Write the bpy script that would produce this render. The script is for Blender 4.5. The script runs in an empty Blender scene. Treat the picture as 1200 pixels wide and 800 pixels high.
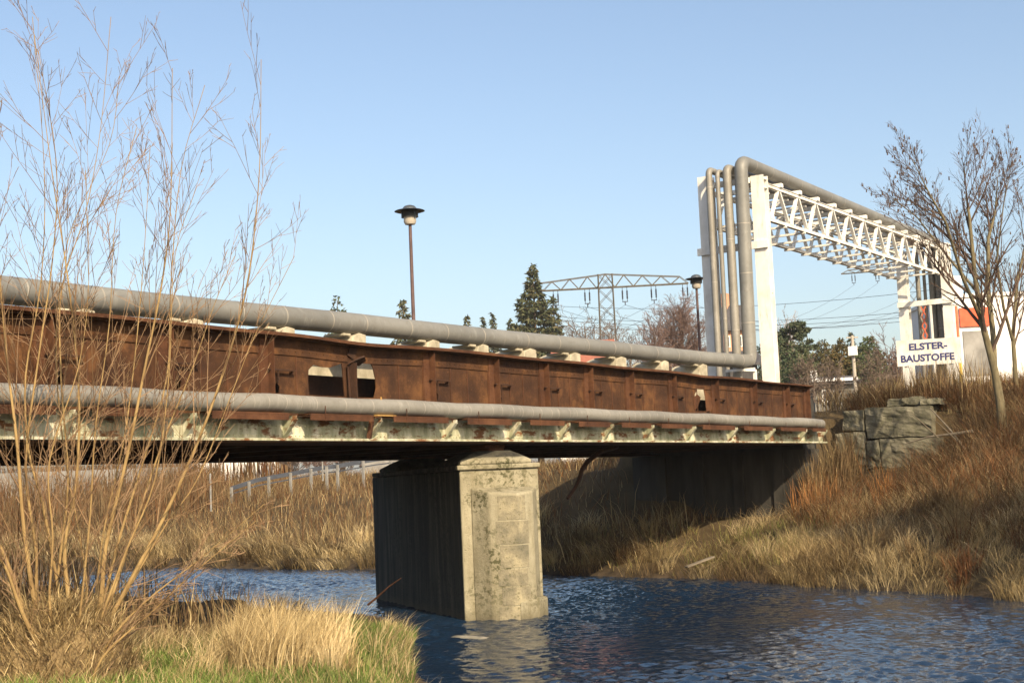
import bpy, bmesh, math, random
import numpy as np
from mathutils import Vector, Matrix, noise as mnoise
random.seed(7); rng = np.random.default_rng(11)
S = bpy.context.scene; COL = S.collection
R = math.radians; PI = math.pi

# ------------------------------------------------------------------ camera
H, FPX = 2.3, 1700.0
TH, PIT, ROLL = R(31.6697), R(5.6256), 0.043
fw = Vector((math.cos(TH)*math.cos(PIT), math.sin(TH)*math.cos(PIT), math.sin(PIT)))
r0 = Vector((math.sin(TH), -math.cos(TH), 0)); u0 = r0.cross(fw)
rt = r0*math.cos(ROLL) - u0*math.sin(ROLL); up = u0*math.cos(ROLL) + r0*math.sin(ROLL)
EYE = Vector((0, 0, H))
cd = bpy.data.cameras.new('camera'); cam = bpy.data.objects.new('camera', cd); COL.objects.link(cam)
cam.matrix_world = Matrix(((rt.x, up.x, -fw.x, 0), (rt.y, up.y, -fw.y, 0), (rt.z, up.z, -fw.z, H), (0, 0, 0, 1)))
cd.sensor_width = 36; cd.lens = FPX/1200*36; cd.clip_end = 6000; cd.clip_start = .1
S.camera = cam
def at(px, py, D):
    """point of the place seen at photo pixel (px,py), at horizontal distance D metres"""
    d = fw + rt*((px-600)/FPX) - up*((py-400)/FPX)
    return EYE + d*(D/math.hypot(d.x, d.y))

# ------------------------------------------------------------------ light
SUN_AZ, SUN_EL = 55.0, 34.0            # azimuth the light travels to, elevation
la, le = R(SUN_AZ), R(SUN_EL)
to_sun = Vector((-math.cos(la)*math.cos(le), -math.sin(la)*math.cos(le), math.sin(le)))
sd = bpy.data.lights.new('sun', 'SUN'); sd.energy = 4.9; sd.angle = R(.55); sd.color = (1, .82, .57)
so = bpy.data.objects.new('sun', sd); COL.objects.link(so)
so.rotation_euler = to_sun.to_track_quat('Z', 'Y').to_euler()
w = bpy.data.worlds.new('World'); S.world = w; w.use_nodes = True
nt = w.node_tree; bg = nt.nodes['Background']
sky = nt.nodes.new('ShaderNodeTexSky'); sky.sky_type = 'NISHITA'; sky.sun_disc = False
sky.sun_elevation = le; sky.sun_rotation = math.atan2(to_sun.x, to_sun.y) % (2*PI)
sky.air_density = 1.0; sky.dust_density = 2.6; sky.ozone_density = .45
nt.links.new(sky.outputs[0], bg.inputs[0]); bg.inputs[1].default_value = .125
S.view_settings.view_transform = 'Standard'; S.view_settings.look = 'None'
S.view_settings.exposure = 0.63; S.view_settings.gamma = 1

# ------------------------------------------------------------------ node helper
class Mat:
    def __init__(s, name, rough=.8, metal=0, spec=.3):
        s.m = bpy.data.materials.new(name); s.m.use_nodes = True
        s.t = s.m.node_tree; s.b = s.t.nodes['Principled BSDF']
        s.b.inputs['Roughness'].default_value = rough; s.b.inputs['Metallic'].default_value = metal
        s.b.inputs['Specular IOR Level'].default_value = spec
        s.tc = s.t.nodes.new('ShaderNodeTexCoord')
    def n(s, typ, **k):
        x = s.t.nodes.new(typ)
        for a, v in k.items(): setattr(x, a, v)
        return x
    def l(s, a, b): s.t.links.new(a, b)
    def coord(s, scale=(1, 1, 1), rot=(0, 0, 0)):
        g = s.n('ShaderNodeNewGeometry')
        m = s.n('ShaderNodeMapping'); m.inputs['Scale'].default_value = scale; m.inputs['Rotation'].default_value = rot
        s.l(g.outputs['Position'], m.inputs[0]); return m.outputs[0]
    def noise(s, scale, detail=6, rough=.6, sc=(1, 1, 1), rot=(0, 0, 0), dist=0):
        x = s.n('ShaderNodeTexNoise'); x.inputs['Scale'].default_value = scale; x.inputs['Detail'].default_value = detail
        x.inputs['Roughness'].default_value = rough; x.inputs['Distortion'].default_value = dist
        s.l(s.coord(sc, rot), x.inputs['Vector']); return x.outputs[0]
    def voro(s, scale, sc=(1, 1, 1)):
        x = s.n('ShaderNodeTexVoronoi'); x.inputs['Scale'].default_value = scale
        s.l(s.coord(sc), x.inputs['Vector']); return x.outputs[0]
    def ramp(s, fac, stops):
        x = s.n('ShaderNodeValToRGB'); e = x.color_ramp.elements
        while len(e) < len(stops): e.new(.5)
        for i, (p, c) in enumerate(stops): e[i].position = p; e[i].color = (*c, 1) if len(c) == 3 else c
        s.l(fac, x.inputs[0]); return x.outputs[0]
    def mix(s, fac, a, b, mode='MIX'):
        x = s.n('ShaderNodeMix', data_type='RGBA', blend_type=mode)
        for v, i in ((fac, 0), (a, 6), (b, 7)):
            if isinstance(v, (int, float)): x.inputs[i].default_value = v
            elif isinstance(v, tuple): x.inputs[i].default_value = (*v, 1)
            else: s.l(v, x.inputs[i])
        return x.outputs[2]
    def math(s, op, a, b=0):
        x = s.n('ShaderNodeMath', operation=op)
        for i, v in enumerate((a, b)):
            if isinstance(v, (int, float)): x.inputs[i].default_value = v
            else: s.l(v, x.inputs[i])
        return x.outputs[0]
    def z(s):
        g = s.n('ShaderNodeNewGeometry'); x = s.n('ShaderNodeSeparateXYZ'); s.l(g.outputs['Position'], x.inputs[0]); return x.outputs
    def col(s, c):
        if isinstance(c, tuple): s.b.inputs['Base Color'].default_value = (*c, 1)
        else: s.l(c, s.b.inputs['Base Color'])
        return s
    def rgh(s, c): s.l(c, s.b.inputs['Roughness']); return s
    def bump(s, h, dist=.01, st=1):
        x = s.n('ShaderNodeBump'); x.inputs['Distance'].default_value = dist; x.inputs['Strength'].default_value = st
        s.l(h, x.inputs['Height']); s.l(x.outputs[0], s.b.inputs['Normal']); return s

M = {}
def simple(name, c1, c2, rough=.7, scale=4, metal=0, bump=.004, spec=.3, sc=(1, 1, 1)):
    m = Mat(name, rough, metal, spec); n = m.noise(scale, sc=sc)
    m.col(m.ramp(n, [(.35, c1), (.65, c2)])); m.bump(m.noise(scale*6, sc=sc), bump, .6); M[name] = m.m; return m
# rust
def rust(name, a, b, c):
    m = Mat(name, .85, 0, .25)
    n1 = m.noise(1.9, 9, .72); n2 = m.noise(1.3, 6, .6, sc=(3.0, 3.0, .5)); n3 = m.noise(28, 4)
    base = m.ramp(n1, [(.36, a), (.5, b), (.64, c)])
    st = m.ramp(n2, [(.42, (0, 0, 0)), (.68, (1, 1, 1))])
    cc = m.mix(m.math('MULTIPLY', st, .38), base, tuple(x*.5 for x in a))
    sp = m.ramp(n3, [(.62, (0, 0, 0)), (.72, (1, 1, 1))])
    cc = m.mix(m.math('MULTIPLY', sp, .35), cc, tuple(min(1, x*1.6) for x in c))
    m.col(cc); m.bump(m.noise(14, 8, .7), .014, .8); M[name] = m.m
rust('rust_plate', (.036, .016, .008), (.064, .028, .012), (.135, .060, .022))
rust('rust_red', (.052, .022, .011), (.085, .035, .016), (.125, .055, .025))
rust('rust_dark', (.032, .016, .010), (.054, .026, .015), (.078, .037, .020))
# peeling pale paint
m = Mat('pale_paint', .7)
n1 = m.noise(2.2, 8, .7); n2 = m.noise(5, 8, .7, sc=(.5, 1, 1.4)); n3 = m.noise(3, 5, .6, sc=(2, 2, .6))
pc = m.ramp(n3, [(.35, (.23, .24, .15)), (.52, (.41, .40, .28)), (.70, (.64, .61, .50))])
pc = m.mix(m.ramp(n2, [(.53, (0, 0, 0)), (.60, (1, 1, 1))]), pc, (.17, .075, .03))
pc = m.mix(m.ramp(n1, [(.60, (0, 0, 0)), (.68, (1, 1, 1))]), pc, (.10, .045, .02))
m.col(pc); m.bump(n2, .006, .7); M['pale_paint'] = m.m
# pipes
def pipe_mat(name, c1, c2, c3):
    m = Mat(name, .55, .15, .4)
    n = m.noise(.9, 7, .65, sc=(.7, 1, 1)); n2 = m.noise(12, 5)
    c = m.ramp(n, [(.32, c1), (.5, c2), (.7, c3)])
    c = m.mix(m.math('MULTIPLY', m.ramp(n2, [(.52, (0, 0, 0)), (.72, (1, 1, 1))]), .3), c, (.13, .105, .07))
    c = m.mix(m.math('MULTIPLY', m.ramp(m.noise(2.6, 7, .7, sc=(3, 1, 1)), [(.55, (0, 0, 0)), (.7, (1, 1, 1))]), .45), c, tuple(x*1.45 for x in c3))
    m.col(c); m.bump(m.noise(3.5, 3), .012, .35); M[name] = m.m
pipe_mat('pipe_sheet', (.150, .150, .138), (.19, .188, .172), (.235, .232, .21))
pipe_mat('pipe_sheet_light', (.175, .165, .142), (.225, .213, .184), (.285, .27, .235))
simple('seam', (.28, .26, .22), (.36, .335, .285), .5, 6, .1)
m = Mat('white_paint', .5)
c = m.ramp(m.noise(2.0, 6), [(.3, (.62, .60, .53)), (.55, (.76, .74, .69)), (.7, (.80, .79, .75))])
c = m.mix(m.math('MULTIPLY', m.ramp(m.noise(3.5, 7, .7, sc=(2.2, 2.2, .35)), [(.55, (0, 0, 0)), (.72, (1, 1, 1))]), .6), c, (.40, .33, .24))
c = m.mix(m.ramp(m.noise(7, 6, .7), [(.68, (0, 0, 0)), (.73, (1, 1, 1))]), c, (.24, .12, .06))
m.col(c); m.bump(m.noise(14), .003, .6); M['white_paint'] = m.m
m = Mat('sign_white', .5)
c = m.ramp(m.noise(1.8, 6), [(.3, (.50, .48, .41)), (.55, (.66, .64, .58)), (.7, (.72, .70, .66))])
c = m.mix(m.math('MULTIPLY', m.ramp(m.noise(4, 7, .7, sc=(2.5, 2.5, .3)), [(.5, (0, 0, 0)), (.72, (1, 1, 1))]), .5), c, (.36, .31, .24)); m.col(c); M['sign_white'] = m.m
simple('white_wall', (.70, .69, .66), (.79, .78, .75), .8, .8)
simple('cream', (.27, .24, .17), (.48, .43, .32), .85, 5)
simple('dark_steel', (.03, .028, .028), (.055, .05, .048), .6, 5)
simple('lamp_pole', (.075, .045, .042), (.12, .075, .068), .6, 5)
simple('lamp_metal', (.06, .07, .08), (.11, .12, .13), .45, 6, .4)
simple('pylon_steel', (.065, .056, .042), (.11, .094, .07), .7, 3)
simple('insulator', (.02, .02, .03), (.05, .05, .06), .3, 3)
simple('wood_pole', (.32, .28, .23), (.42, .38, .31), .85, 5, sc=(4, 4, .5))
simple('roof_red', (.24, .085, .055), (.32, .125, .08), .8, 6)
simple('roof_dark', (.05, .05, .055), (.09, .085, .085), .8, 4)
simple('orange_wall', (.50, .26, .16), (.58, .32, .2), .8, 2)
simple('red_panel', (.62, .09, .035), (.68, .12, .05), .6, 2)
simple('yellow_paint', (.62, .42, .06), (.68, .47, .09), .5, 3)
simple('ochre_rust', (.30, .17, .05), (.42, .25, .08), .7, 8)
simple('orange_paint', (.60, .13, .06), (.68, .18, .08), .5, 3)
simple('navy', (.025, .03, .11), (.04, .045, .14), .6, 8)
simple('window_glass', (.03, .04, .05), (.06, .07, .09), .15, 2, spec=.5)
simple('rail_metal', (.025, .03, .042), (.05, .058, .075), .5, 3)
simple('grey_post', (.17, .165, .15), (.27, .26, .24), .8, 4)
simple('weathered_wall', (.13, .122, .11), (.30, .29, .27), .85, .6)
simple('grey_fence', (.12, .115, .10), (.19, .18, .16), .8, 4)
simple('dark_wood', (.06, .045, .03), (.11, .085, .055), .9, 6)
simple('plastic_white', (.75, .75, .74), (.8, .8, .8), .5, 6)
simple('stone', (.15, .14, .11), (.26, .24, .19), .85, 6)
simple('willow_bark', (.19, .12, .047), (.33, .225, .092), .7, 5, sc=(2, 2, .6))
simple('willow_twig', (.14, .085, .046), (.24, .15, .075), .7, 3)
simple('tree_bark', (.10, .082, .045), (.18, .15, .085), .85, 6, sc=(3, 3, .7), bump=.01)
simple('tree_twig', (.062, .042, .032), (.11, .072, .052), .8, 3)
simple('far_bark', (.10, .075, .06), (.16, .12, .09), .9, 1)
simple('red_twig', (.12, .075, .06), (.18, .115, .09), .9, .5)
simple('grey_twig', (.30, .24, .21), (.38, .31, .27), .9, .5)
m = Mat('lamp_glass', .12, 0, .6); m.col((.55, .49, .40)); m.b.inputs['Transmission Weight'].default_value = .25; M['lamp_glass'] = m.m
# pier concrete
m = Mat('pier_concrete', .9, 0, .2)
n1 = m.noise(1.1, 8, .65); n2 = m.noise(2.4, 8, .7, sc=(3, 3, .4))
c = m.ramp(n1, [(.3, (.18, .16, .105)), (.52, (.275, .248, .17)), (.72, (.36, .33, .235))])
c = m.mix(m.math('MULTIPLY', m.ramp(n2, [(.46, (0, 0, 0)), (.66, (1, 1, 1))]), .55), c, (.17, .145, .085))
moss = m.math('MULTIPLY', m.ramp(m.noise(1.05, 3), [(.48, (0, 0, 0)), (.58, (1, 1, 1))]), m.ramp(m.noise(13, 7, .75), [(.49, (0, 0, 0)), (.56, (1, 1, 1))]))
moss = m.math('MULTIPLY', moss, m.ramp(m.z()[2], [(.0, (.1, .1, .1)), (.9, (1, 1, 1))]))
c = m.mix(m.math('MULTIPLY', moss, .85), c, (.045, .045, .016))
# dark streaks on both long flanks, blackened to paint in their shade; nose pale
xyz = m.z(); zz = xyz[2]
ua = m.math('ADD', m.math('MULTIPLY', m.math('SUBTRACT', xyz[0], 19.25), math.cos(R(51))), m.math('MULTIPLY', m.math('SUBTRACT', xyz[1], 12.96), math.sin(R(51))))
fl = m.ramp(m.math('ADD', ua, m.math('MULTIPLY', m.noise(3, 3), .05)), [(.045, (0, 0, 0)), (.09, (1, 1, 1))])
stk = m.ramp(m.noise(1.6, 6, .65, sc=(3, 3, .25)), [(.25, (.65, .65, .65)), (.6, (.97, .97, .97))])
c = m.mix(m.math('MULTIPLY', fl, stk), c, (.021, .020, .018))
wet = m.ramp(m.math('ADD', zz, m.math('MULTIPLY', m.noise(5, 4), .25)), [(.30, (1, 1, 1)), (.50, (0, 0, 0))])
c = m.mix(m.math('MULTIPLY', wet, .7), c, (.10, .085, .05))
pits = m.ramp(m.voro(9), [(.07, (1, 1, 1)), (.12, (0, 0, 0))])
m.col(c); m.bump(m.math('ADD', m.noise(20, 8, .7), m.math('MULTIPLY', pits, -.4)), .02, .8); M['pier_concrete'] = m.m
# pier facing stone
m = Mat('facing_stone', .9, 0, .2)
n1 = m.noise(2.2, 7, .7); n2 = m.noise(22, 5, .65)
c = m.ramp(n1, [(.36, (.13, .12, .085)), (.5, (.21, .185, .125)), (.62, (.32, .28, .18))])
c = m.mix(m.math('MULTIPLY', m.ramp(n2, [(.58, (0, 0, 0)), (.63, (1, 1, 1))]), .6), c, (.07, .068, .03))
m.col(c); m.bump(n2, .02, .8); M['facing_stone'] = m.m
m = simple('shade_dark_concrete', (.028, .026, .022), (.065, .06, .05), .9, 1.5, 0, .01, sc=(1.5, 1.5, .3))  # stained tone darkened further to stand in for shade below the bridge
simple('straw_mat', (.13, .09, .045), (.24, .17, .08), .95, 7, 0, .03)
simple('dead_wood', (.13, .105, .075), (.21, .175, .125), .85, 6)
simple('mortar', (.40, .36, .25), (.50, .46, .33), .9, 6)
m = Mat('wall_stone', .9, 0, .2)
n1 = m.noise(2.0, 8, .7); n2 = m.noise(9, 7, .7)
c = m.ramp(n1, [(.35, (.085, .08, .055)), (.55, (.16, .147, .105)), (.72, (.25, .23, .17))])
c = m.mix(m.math('MULTIPLY', m.ramp(n2, [(.5, (0, 0, 0)), (.62, (1, 1, 1))]), .5), c, (.085, .085, .045))
m.col(c); m.bump(n2, .035, .9); M['wall_stone'] = m.m
# ground
m = Mat('soil', .95, 0, .1)
c = m.ramp(m.noise(.7, 9, .7), [(.35, (.055, .040, .022)), (.55, (.095, .068, .036)), (.7, (.135, .10, .052))])
zz = m.z()[2]
mud = m.ramp(zz, [(.27, (1, 1, 1)), (.45, (0, 0, 0))])
c = m.mix(mud, c, m.ramp(m.noise(3, 6), [(.4, (.045, .034, .022)), (.6, (.085, .063, .042))]))
m.col(c); m.bump(m.noise(9, 8, .7), .05, .9); M['soil'] = m.m
# water
m = Mat('water', .05, 0, .5)
m.b.inputs['IOR'].default_value = 1.33
m.col((.008, .021, .045))
m.bump(m.noise(11, 3, .55, sc=(1, .8, 1), dist=.5), .012, .6); M['water'] = m.m
# tinted foliage
def tinted(name, trans=.25):
    m = Mat(name, .75, 0, .15); a = m.n('ShaderNodeAttribute', attribute_name='tint'); m.col(a.outputs['Color'])
    tr = m.n('ShaderNodeBsdfTranslucent'); m.l(a.outputs['Color'], tr.inputs[0])
    mx = m.n('ShaderNodeMixShader'); mx.inputs[0].default_value = trans
    o = [n for n in m.t.nodes if n.type == 'OUTPUT_MATERIAL'][0]
    m.l(m.b.outputs[0], mx.inputs[1]); m.l(tr.outputs[0], mx.inputs[2]); m.l(mx.outputs[0], o.inputs[0]); M[name] = m.m
tinted('blade'); tinted('needles', .12)

# ------------------------------------------------------------------ mesh helper
def tag(o, label=None, cat=None, group=None, kind=None):
    for k, v in (('label', label), ('category', cat), ('group', group), ('kind', kind)):
        if v: o[k] = v
    return o
def empty(name, loc, label, cat, group=None, rz=0):
    o = bpy.data.objects.new(name, None); COL.objects.link(o); o.location = loc; o.rotation_euler.z = rz
    o.empty_display_size = .3
    return tag(o, label, cat, group)
class MB:
    def __init__(s): s.v = []; s.f = []; s.mi = []; s.k = 0
    def add(s, vs, fs):
        o = len(s.v); s.v += [tuple(v) for v in vs]; s.f += [tuple(i+o for i in f) for f in fs]; s.mi += [s.k]*len(fs); return s
    def box(s, a, b):
        (x0, y0, z0), (x1, y1, z1) = a, b
        return s.add([(x0, y0, z0), (x1, y0, z0), (x1, y1, z0), (x0, y1, z0), (x0, y0, z1), (x1, y0, z1), (x1, y1, z1), (x0, y1, z1)],
                     [(0, 3, 2, 1), (4, 5, 6, 7), (0, 1, 5, 4), (1, 2, 6, 5), (2, 3, 7, 6), (3, 0, 4, 7)])
    def prism(s, poly, z0, z1):
        n = len(poly); vs = [(x, y, z0) for x, y in poly] + [(x, y, z1) for x, y in poly]
        return s.add(vs, [tuple(range(n-1, -1, -1)), tuple(range(n, 2*n))] + [(i, (i+1) % n, n+(i+1) % n, n+i) for i in range(n)])
    def extr(s, pts, d):
        """polygon of 3D points extruded along vector d"""
        n = len(pts); P = [Vector(p) for p in pts]; d = Vector(d)
        return s.add(P + [p+d for p in P], [tuple(range(n-1, -1, -1)), tuple(range(n, 2*n))] + [(i, (i+1) % n, n+(i+1) % n, n+i) for i in range(n)])
    def bar(s, a, b, w, h, upv=(0, 0, 1)):
        a, b = Vector(a), Vector(b); d = (b-a).normalized(); u = Vector(upv)
        sx = d.cross(u)
        if sx.length < 1e-4: sx = d.cross(Vector((0, 1, 0)))
        sx.normalize(); sz = sx.cross(d).normalized(); sx *= w/2; sz *= h/2
        q = [a-sx-sz, a+sx-sz, a+sx+sz, a-sx+sz, b-sx-sz, b+sx-sz, b+sx+sz, b-sx+sz]
        return s.add(q, [(3, 2, 1, 0), (4, 5, 6, 7), (0, 1, 5, 4), (1, 2, 6, 5), (2, 3, 7, 6), (3, 0, 4, 7)])
    def tube(s, pts, rad, n=8, cap=True):
        P = [Vector(p) for p in pts]; m_ = len(P)
        if not hasattr(rad, '__len__'): rad = [rad]*m_
        vs = []; ref = None
        for i, p in enumerate(P):
            d = (P[min(i+1, m_-1)] - P[max(i-1, 0)])
            if d.length < 1e-9: d = Vector((0, 0, 1))
            d.normalize()
            if ref is None: ref = Vector((0, 0, 1)) if abs(d.z) < .9 else Vector((1, 0, 0))
            a = (ref - d*ref.dot(d))
            if a.length < 1e-5: a = d.orthogonal()
            a.normalize(); ref = a; b = d.cross(a)
            for k in range(n):
                t = 2*PI*k/n; vs.append(p + (a*math.cos(t) + b*math.sin(t))*rad[i])
        fs = [(i*n+k, i*n+(k+1) % n, (i+1)*n+(k+1) % n, (i+1)*n+k) for i in range(m_-1) for k in range(n)]
        if cap: fs += [tuple(range(n-1, -1, -1)), tuple((m_-1)*n+k for k in range(n))]
        return s.add(vs, fs)
    def lathe(s, prof, n=20, c=(0, 0, 0)):
        vs = [(c[0]+r*math.cos(2*PI*k/n), c[1]+r*math.sin(2*PI*k/n), c[2]+z) for r, z in prof for k in range(n)]
        m_ = len(prof)
        return s.add(vs, [(i*n+k, i*n+(k+1) % n, (i+1)*n+(k+1) % n, (i+1)*n+k) for i in range(m_-1) for k in range(n)] + [tuple(range(n-1, -1, -1)), tuple((m_-1)*n+k for k in range(n))])
    def build(s, name, mat, parent=None, smooth=False, bevel=0):
        me = bpy.data.meshes.new(name); me.from_pydata(s.v, [], s.f)
        for x in (mat if isinstance(mat, (list, tuple)) else [mat]): me.materials.append(M[x])
        if any(s.mi): me.polygons.foreach_set('material_index', s.mi)
        if smooth: me.polygons.foreach_set('use_smooth', [True]*len(me.polygons))
        me.update()
        if smooth is True: me.set_sharp_from_angle(angle=R(40))
        o = bpy.data.objects.new(name, me); COL.objects.link(o)
        if parent:
            o.parent = parent; o.matrix_parent_inverse = Matrix.Translation(-parent.location) if parent.rotation_euler.z == 0 else parent_inv(parent)
        if bevel:
            b = o.modifiers.new('bevel', 'BEVEL'); b.width = bevel; b.segments = 2; b.limit_method = 'ANGLE'
        return o
def parent_inv(p): return (Matrix.Translation(p.location) @ p.rotation_euler.to_matrix().to_4x4()).inverted()
def sub(o, child):
    """hang a part one level deeper; meshes are in world coordinates"""
    child.parent = o; child.matrix_parent_inverse = Matrix.Identity(4); return child
def npmesh(name, V, quads, tris, tint, mat, parent=None):
    me = bpy.data.meshes.new(name); nv = len(V); nq, ntr = len(quads), len(tris)
    me.vertices.add(nv); me.vertices.foreach_set('co', np.ascontiguousarray(V, dtype=np.float32).ravel())
    loops = np.concatenate([quads.ravel(), tris.ravel()]).astype(np.int32)
    me.loops.add(len(loops)); me.loops.foreach_set('vertex_index', loops)
    me.polygons.add(nq+ntr)
    ls = np.concatenate([np.arange(nq)*4, nq*4+np.arange(ntr)*3]).astype(np.int32)
    me.polygons.foreach_set('loop_start', ls); me.update(calc_edges=True)
    a = me.color_attributes.new('tint', 'FLOAT_COLOR', 'POINT')
    c = np.ones((nv, 4), np.float32); c[:, :3] = tint; a.data.foreach_set('color', c.ravel())
    me.materials.append(M[mat]); o = bpy.data.objects.new(name, me); COL.objects.link(o)
    if parent: o.parent = parent; o.matrix_parent_inverse = Matrix.Translation(-parent.location)
    return o

# ------------------------------------------------------------------ terrain
YL = np.array([-900, -20, -5, 0, 3.6, 6.5, 8.4, 9.5, 11.0, 12.2, 15.2, 19.8, 23.7, 30, 41, 91, 900.]); XLv = np.array([-150, -3, 4.2, 7.0, 8.6, 10.2, 11.6, 13.1, 15.1, 16.9, 19.9, 21.2, 22.8, 25.6, 28.3, 41, 250.])
YR = np.array([-900, -20, -5, 0, 5.4, 8.9, 12.05, 15.8, 16.9, 20.1, 24.2, 32.9, 41, 91, 900.]); XRv = np.array([-136, 12, 17.2, 21.0, 23.4, 25.6, 27.7, 28.8, 28.9, 30.1, 31.3, 32.8, 34.5, 48, 260.])
ZW = .2                                # water level
def sm(t): t = np.clip(t, 0, 1); return t*t*(3-2*t)
def vnoise(x, y, s, seed=0):
    x = np.asarray(x)/s+seed*17.3; y = np.asarray(y)/s+seed*9.1
    xi, yi = np.floor(x), np.floor(y); u, v = sm(x-xi), sm(y-yi)
    h = lambda a, b: np.modf(np.abs(np.sin(a*127.1+b*311.7+seed*74.7)*43758.5453))[0]
    return (h(xi, yi)*(1-u)+h(xi+1, yi)*u)*(1-v)+(h(xi, yi+1)*(1-u)+h(xi+1, yi+1)*u)*v
def height(x, y):
    x = np.asarray(x, float); y = np.asarray(y, float)
    dl = np.interp(y, YL, XLv) - x; dr = x - np.interp(y, YR, XRv)
    dl = dl*.85 + (vnoise(x, y, 2.2, 1)-.5)*.4; dr = dr*.92 + (vnoise(x, y, 2.5, 2)-.5)*.5
    # left bank
    a = .42*sm(dl/1.2) + .14*sm((dl-2)/6); b = .07*sm(dl/.6) + .5*sm((dl-2.2)/4)
    zl = a + (b-a)*sm((y-11.3)/2.0)
    zl = zl + 2.6*sm((-2-x)/6)*sm((y-8)/5) + .5*sm((y-28)/20)
    # right bank, three profiles blended along the river
    sl = .33 - .13*sm((y-8.3)/2.0)
    p1 = .26*sm(dr/.3) + np.clip(dr-.2, 0, None)*sl; p1 = np.minimum(p1, 3.75)
    p2 = .22*sm(dr/.3) + np.clip(dr-.3, 0, None)*.19; p2 = np.minimum(p2, 1.0)
    p3 = .28*sm(dr/.3) + 1.7*sm((dr-.3)/10) + .55*sm((dr-9)/7) + .35*sm((dr-15)/16)
    p3 = p3 + 1.15*sm((x-35)/8)*sm((28-y)/9)
    emb = 2.45*sm((x-31.8-.6*vnoise(x, y, 2.5, 21))/5.0)*sm((y-14.6)/2.4)*(1-sm((y-23)/8)); p3 = np.maximum(p3, emb); p2 = np.maximum(p2, emb)
    t12 = sm((y-12.2)/1.0); t23 = sm((y-17.5)/2.5)
    zr = p1*(1-t12) + p2*t12; zr = zr*(1-t23) + p3*t23
    zr = np.where((x > 37.75) & (y < 18) & (y > 9.0), np.maximum(zr, np.minimum(3.75, 3.4+(x-37.75)*.4)), zr)
    zr = np.where((x > 35.9) & (y < 19) & (y > 13.2), np.maximum(zr, np.minimum(3.5, 2.9+(x-35.9)*.5)), zr)
    zr = zr + (3.8-zr)*sm((np.hypot(x, y)-62)/18)*sm((28-y)/8)
    zr = np.where((x > 41), zr + (np.maximum(zr, 3.2)-zr)*sm((x-41)/6)*sm((26-y)/6), zr)
    bed = -.75*sm(np.minimum(np.maximum(-dl, 0), np.maximum(-dr, 0))/2.0)
    z = np.where(dl > 0, zl, np.where(dr > 0, zr, bed))
    land = (dl > .4) | (dr > .4)
    z = z + np.where(land, (vnoise(x, y, 1.1, 3)-.5)*.10 + (vnoise(x, y, .45, 4)-.5)*.05, 0)
    return z + ZW
def hz(x, y): return float(height(x, y))
def axis(lo, hi, step, far):
    a = list(np.arange(lo, hi+1e-6, step)); s = step; p = hi
    while p < far: s *= 1.22; p += s; a.append(p)
    s = step; p = lo; b = []
    while p > -far: s *= 1.22; p -= s; b.append(p)
    return np.array(b[::-1]+a)
gx = axis(-6, 60, .34, 2500); gy = axis(-4, 52, .34, 2500)
X, Y = np.meshgrid(gx, gy); Z = height(X, Y)
nx, ny = len(gx), len(gy)
idx = np.arange(nx*ny).reshape(ny, nx)
Q = np.stack([idx[:-1, :-1], idx[:-1, 1:], idx[1:, 1:], idx[1:, :-1]], -1).reshape(-1, 4)
g = npmesh('ground', np.stack([X, Y, Z], -1).reshape(-1, 3), Q, np.zeros((0, 3), int), np.tile([.2, .15, .1], (nx*ny, 1)), 'soil')
g.data.polygons.foreach_set('use_smooth', [True]*len(g.data.polygons)); tag(g, kind='structure')
def wave(x, y):
    r_ = np.random.default_rng(5); z = np.zeros_like(x); gust = .10+1.25*vnoise(x, y, 4.5, 31)+.35*vnoise(x, y, 1.2, 32)
    for i in range(60):
        lam = .13*(.38/.13)**r_.random(); a = R(35+r_.normal(0, 42)); k = 2*PI/lam
        ph = r_.uniform(0, 2*PI) + 2.5*vnoise(x, y, 2.5, 40+i % 5)
        z += .0048*lam**.75*np.sin(k*(x*math.cos(a)+y*math.sin(a))+ph)
    return z*gust
def water_sheet(xs, ys, wav):
    X, Y = np.meshgrid(xs, ys); Z = np.full_like(X, ZW) + (wave(X, Y) if wav else 0)
    n_, m_ = len(xs), len(ys); ix = np.arange(n_*m_).reshape(m_, n_)
    Q = np.stack([ix[:-1, :-1], ix[:-1, 1:], ix[1:, 1:], ix[1:, :-1]], -1).reshape(-1, 4)
    cx, cy = X.reshape(-1)[Q].mean(1), Y.reshape(-1)[Q].mean(1)
    return np.stack([X, Y, Z], -1).reshape(-1, 3), Q, cx, cy
V1, Q1, cx, cy = water_sheet(np.arange(9, 35.001, .055), np.arange(2, 33.001, .055), True)
keep = (cx > np.interp(cy, YL, XLv)-2.6) & (cx < np.interp(cy, YR, XRv)+1.8); Q1 = Q1[keep]
wy = np.concatenate([np.linspace(-900, -20, 12), np.arange(-18, 2.01, 2.)]); wy2 = np.concatenate([np.concatenate([[33.], np.arange(35, 100, 2.)]), np.linspace(100, 900, 10)])
V2 = []; Q2 = []
for arr in (wy, wy2):
    for a, b in zip(arr, arr[1:]):
        o_ = len(V2)
        for yv in (a, b): V2 += [(np.interp(yv, YL, XLv)-2.4, yv, ZW), (np.interp(yv, YR, XRv)+1.6, yv, ZW)]
        Q2.append((o_, o_+1, o_+3, o_+2))
V = np.concatenate([V1, np.array(V2)]); Qw = np.concatenate([Q1, np.array(Q2)+len(V1)])
o = npmesh('river', V, Qw, np.zeros((0, 3), int), np.zeros((len(V), 3)), 'water'); o.data.polygons.foreach_set('use_smooth', [True]*len(o.data.polygons)); tag(o, kind='structure')

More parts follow.
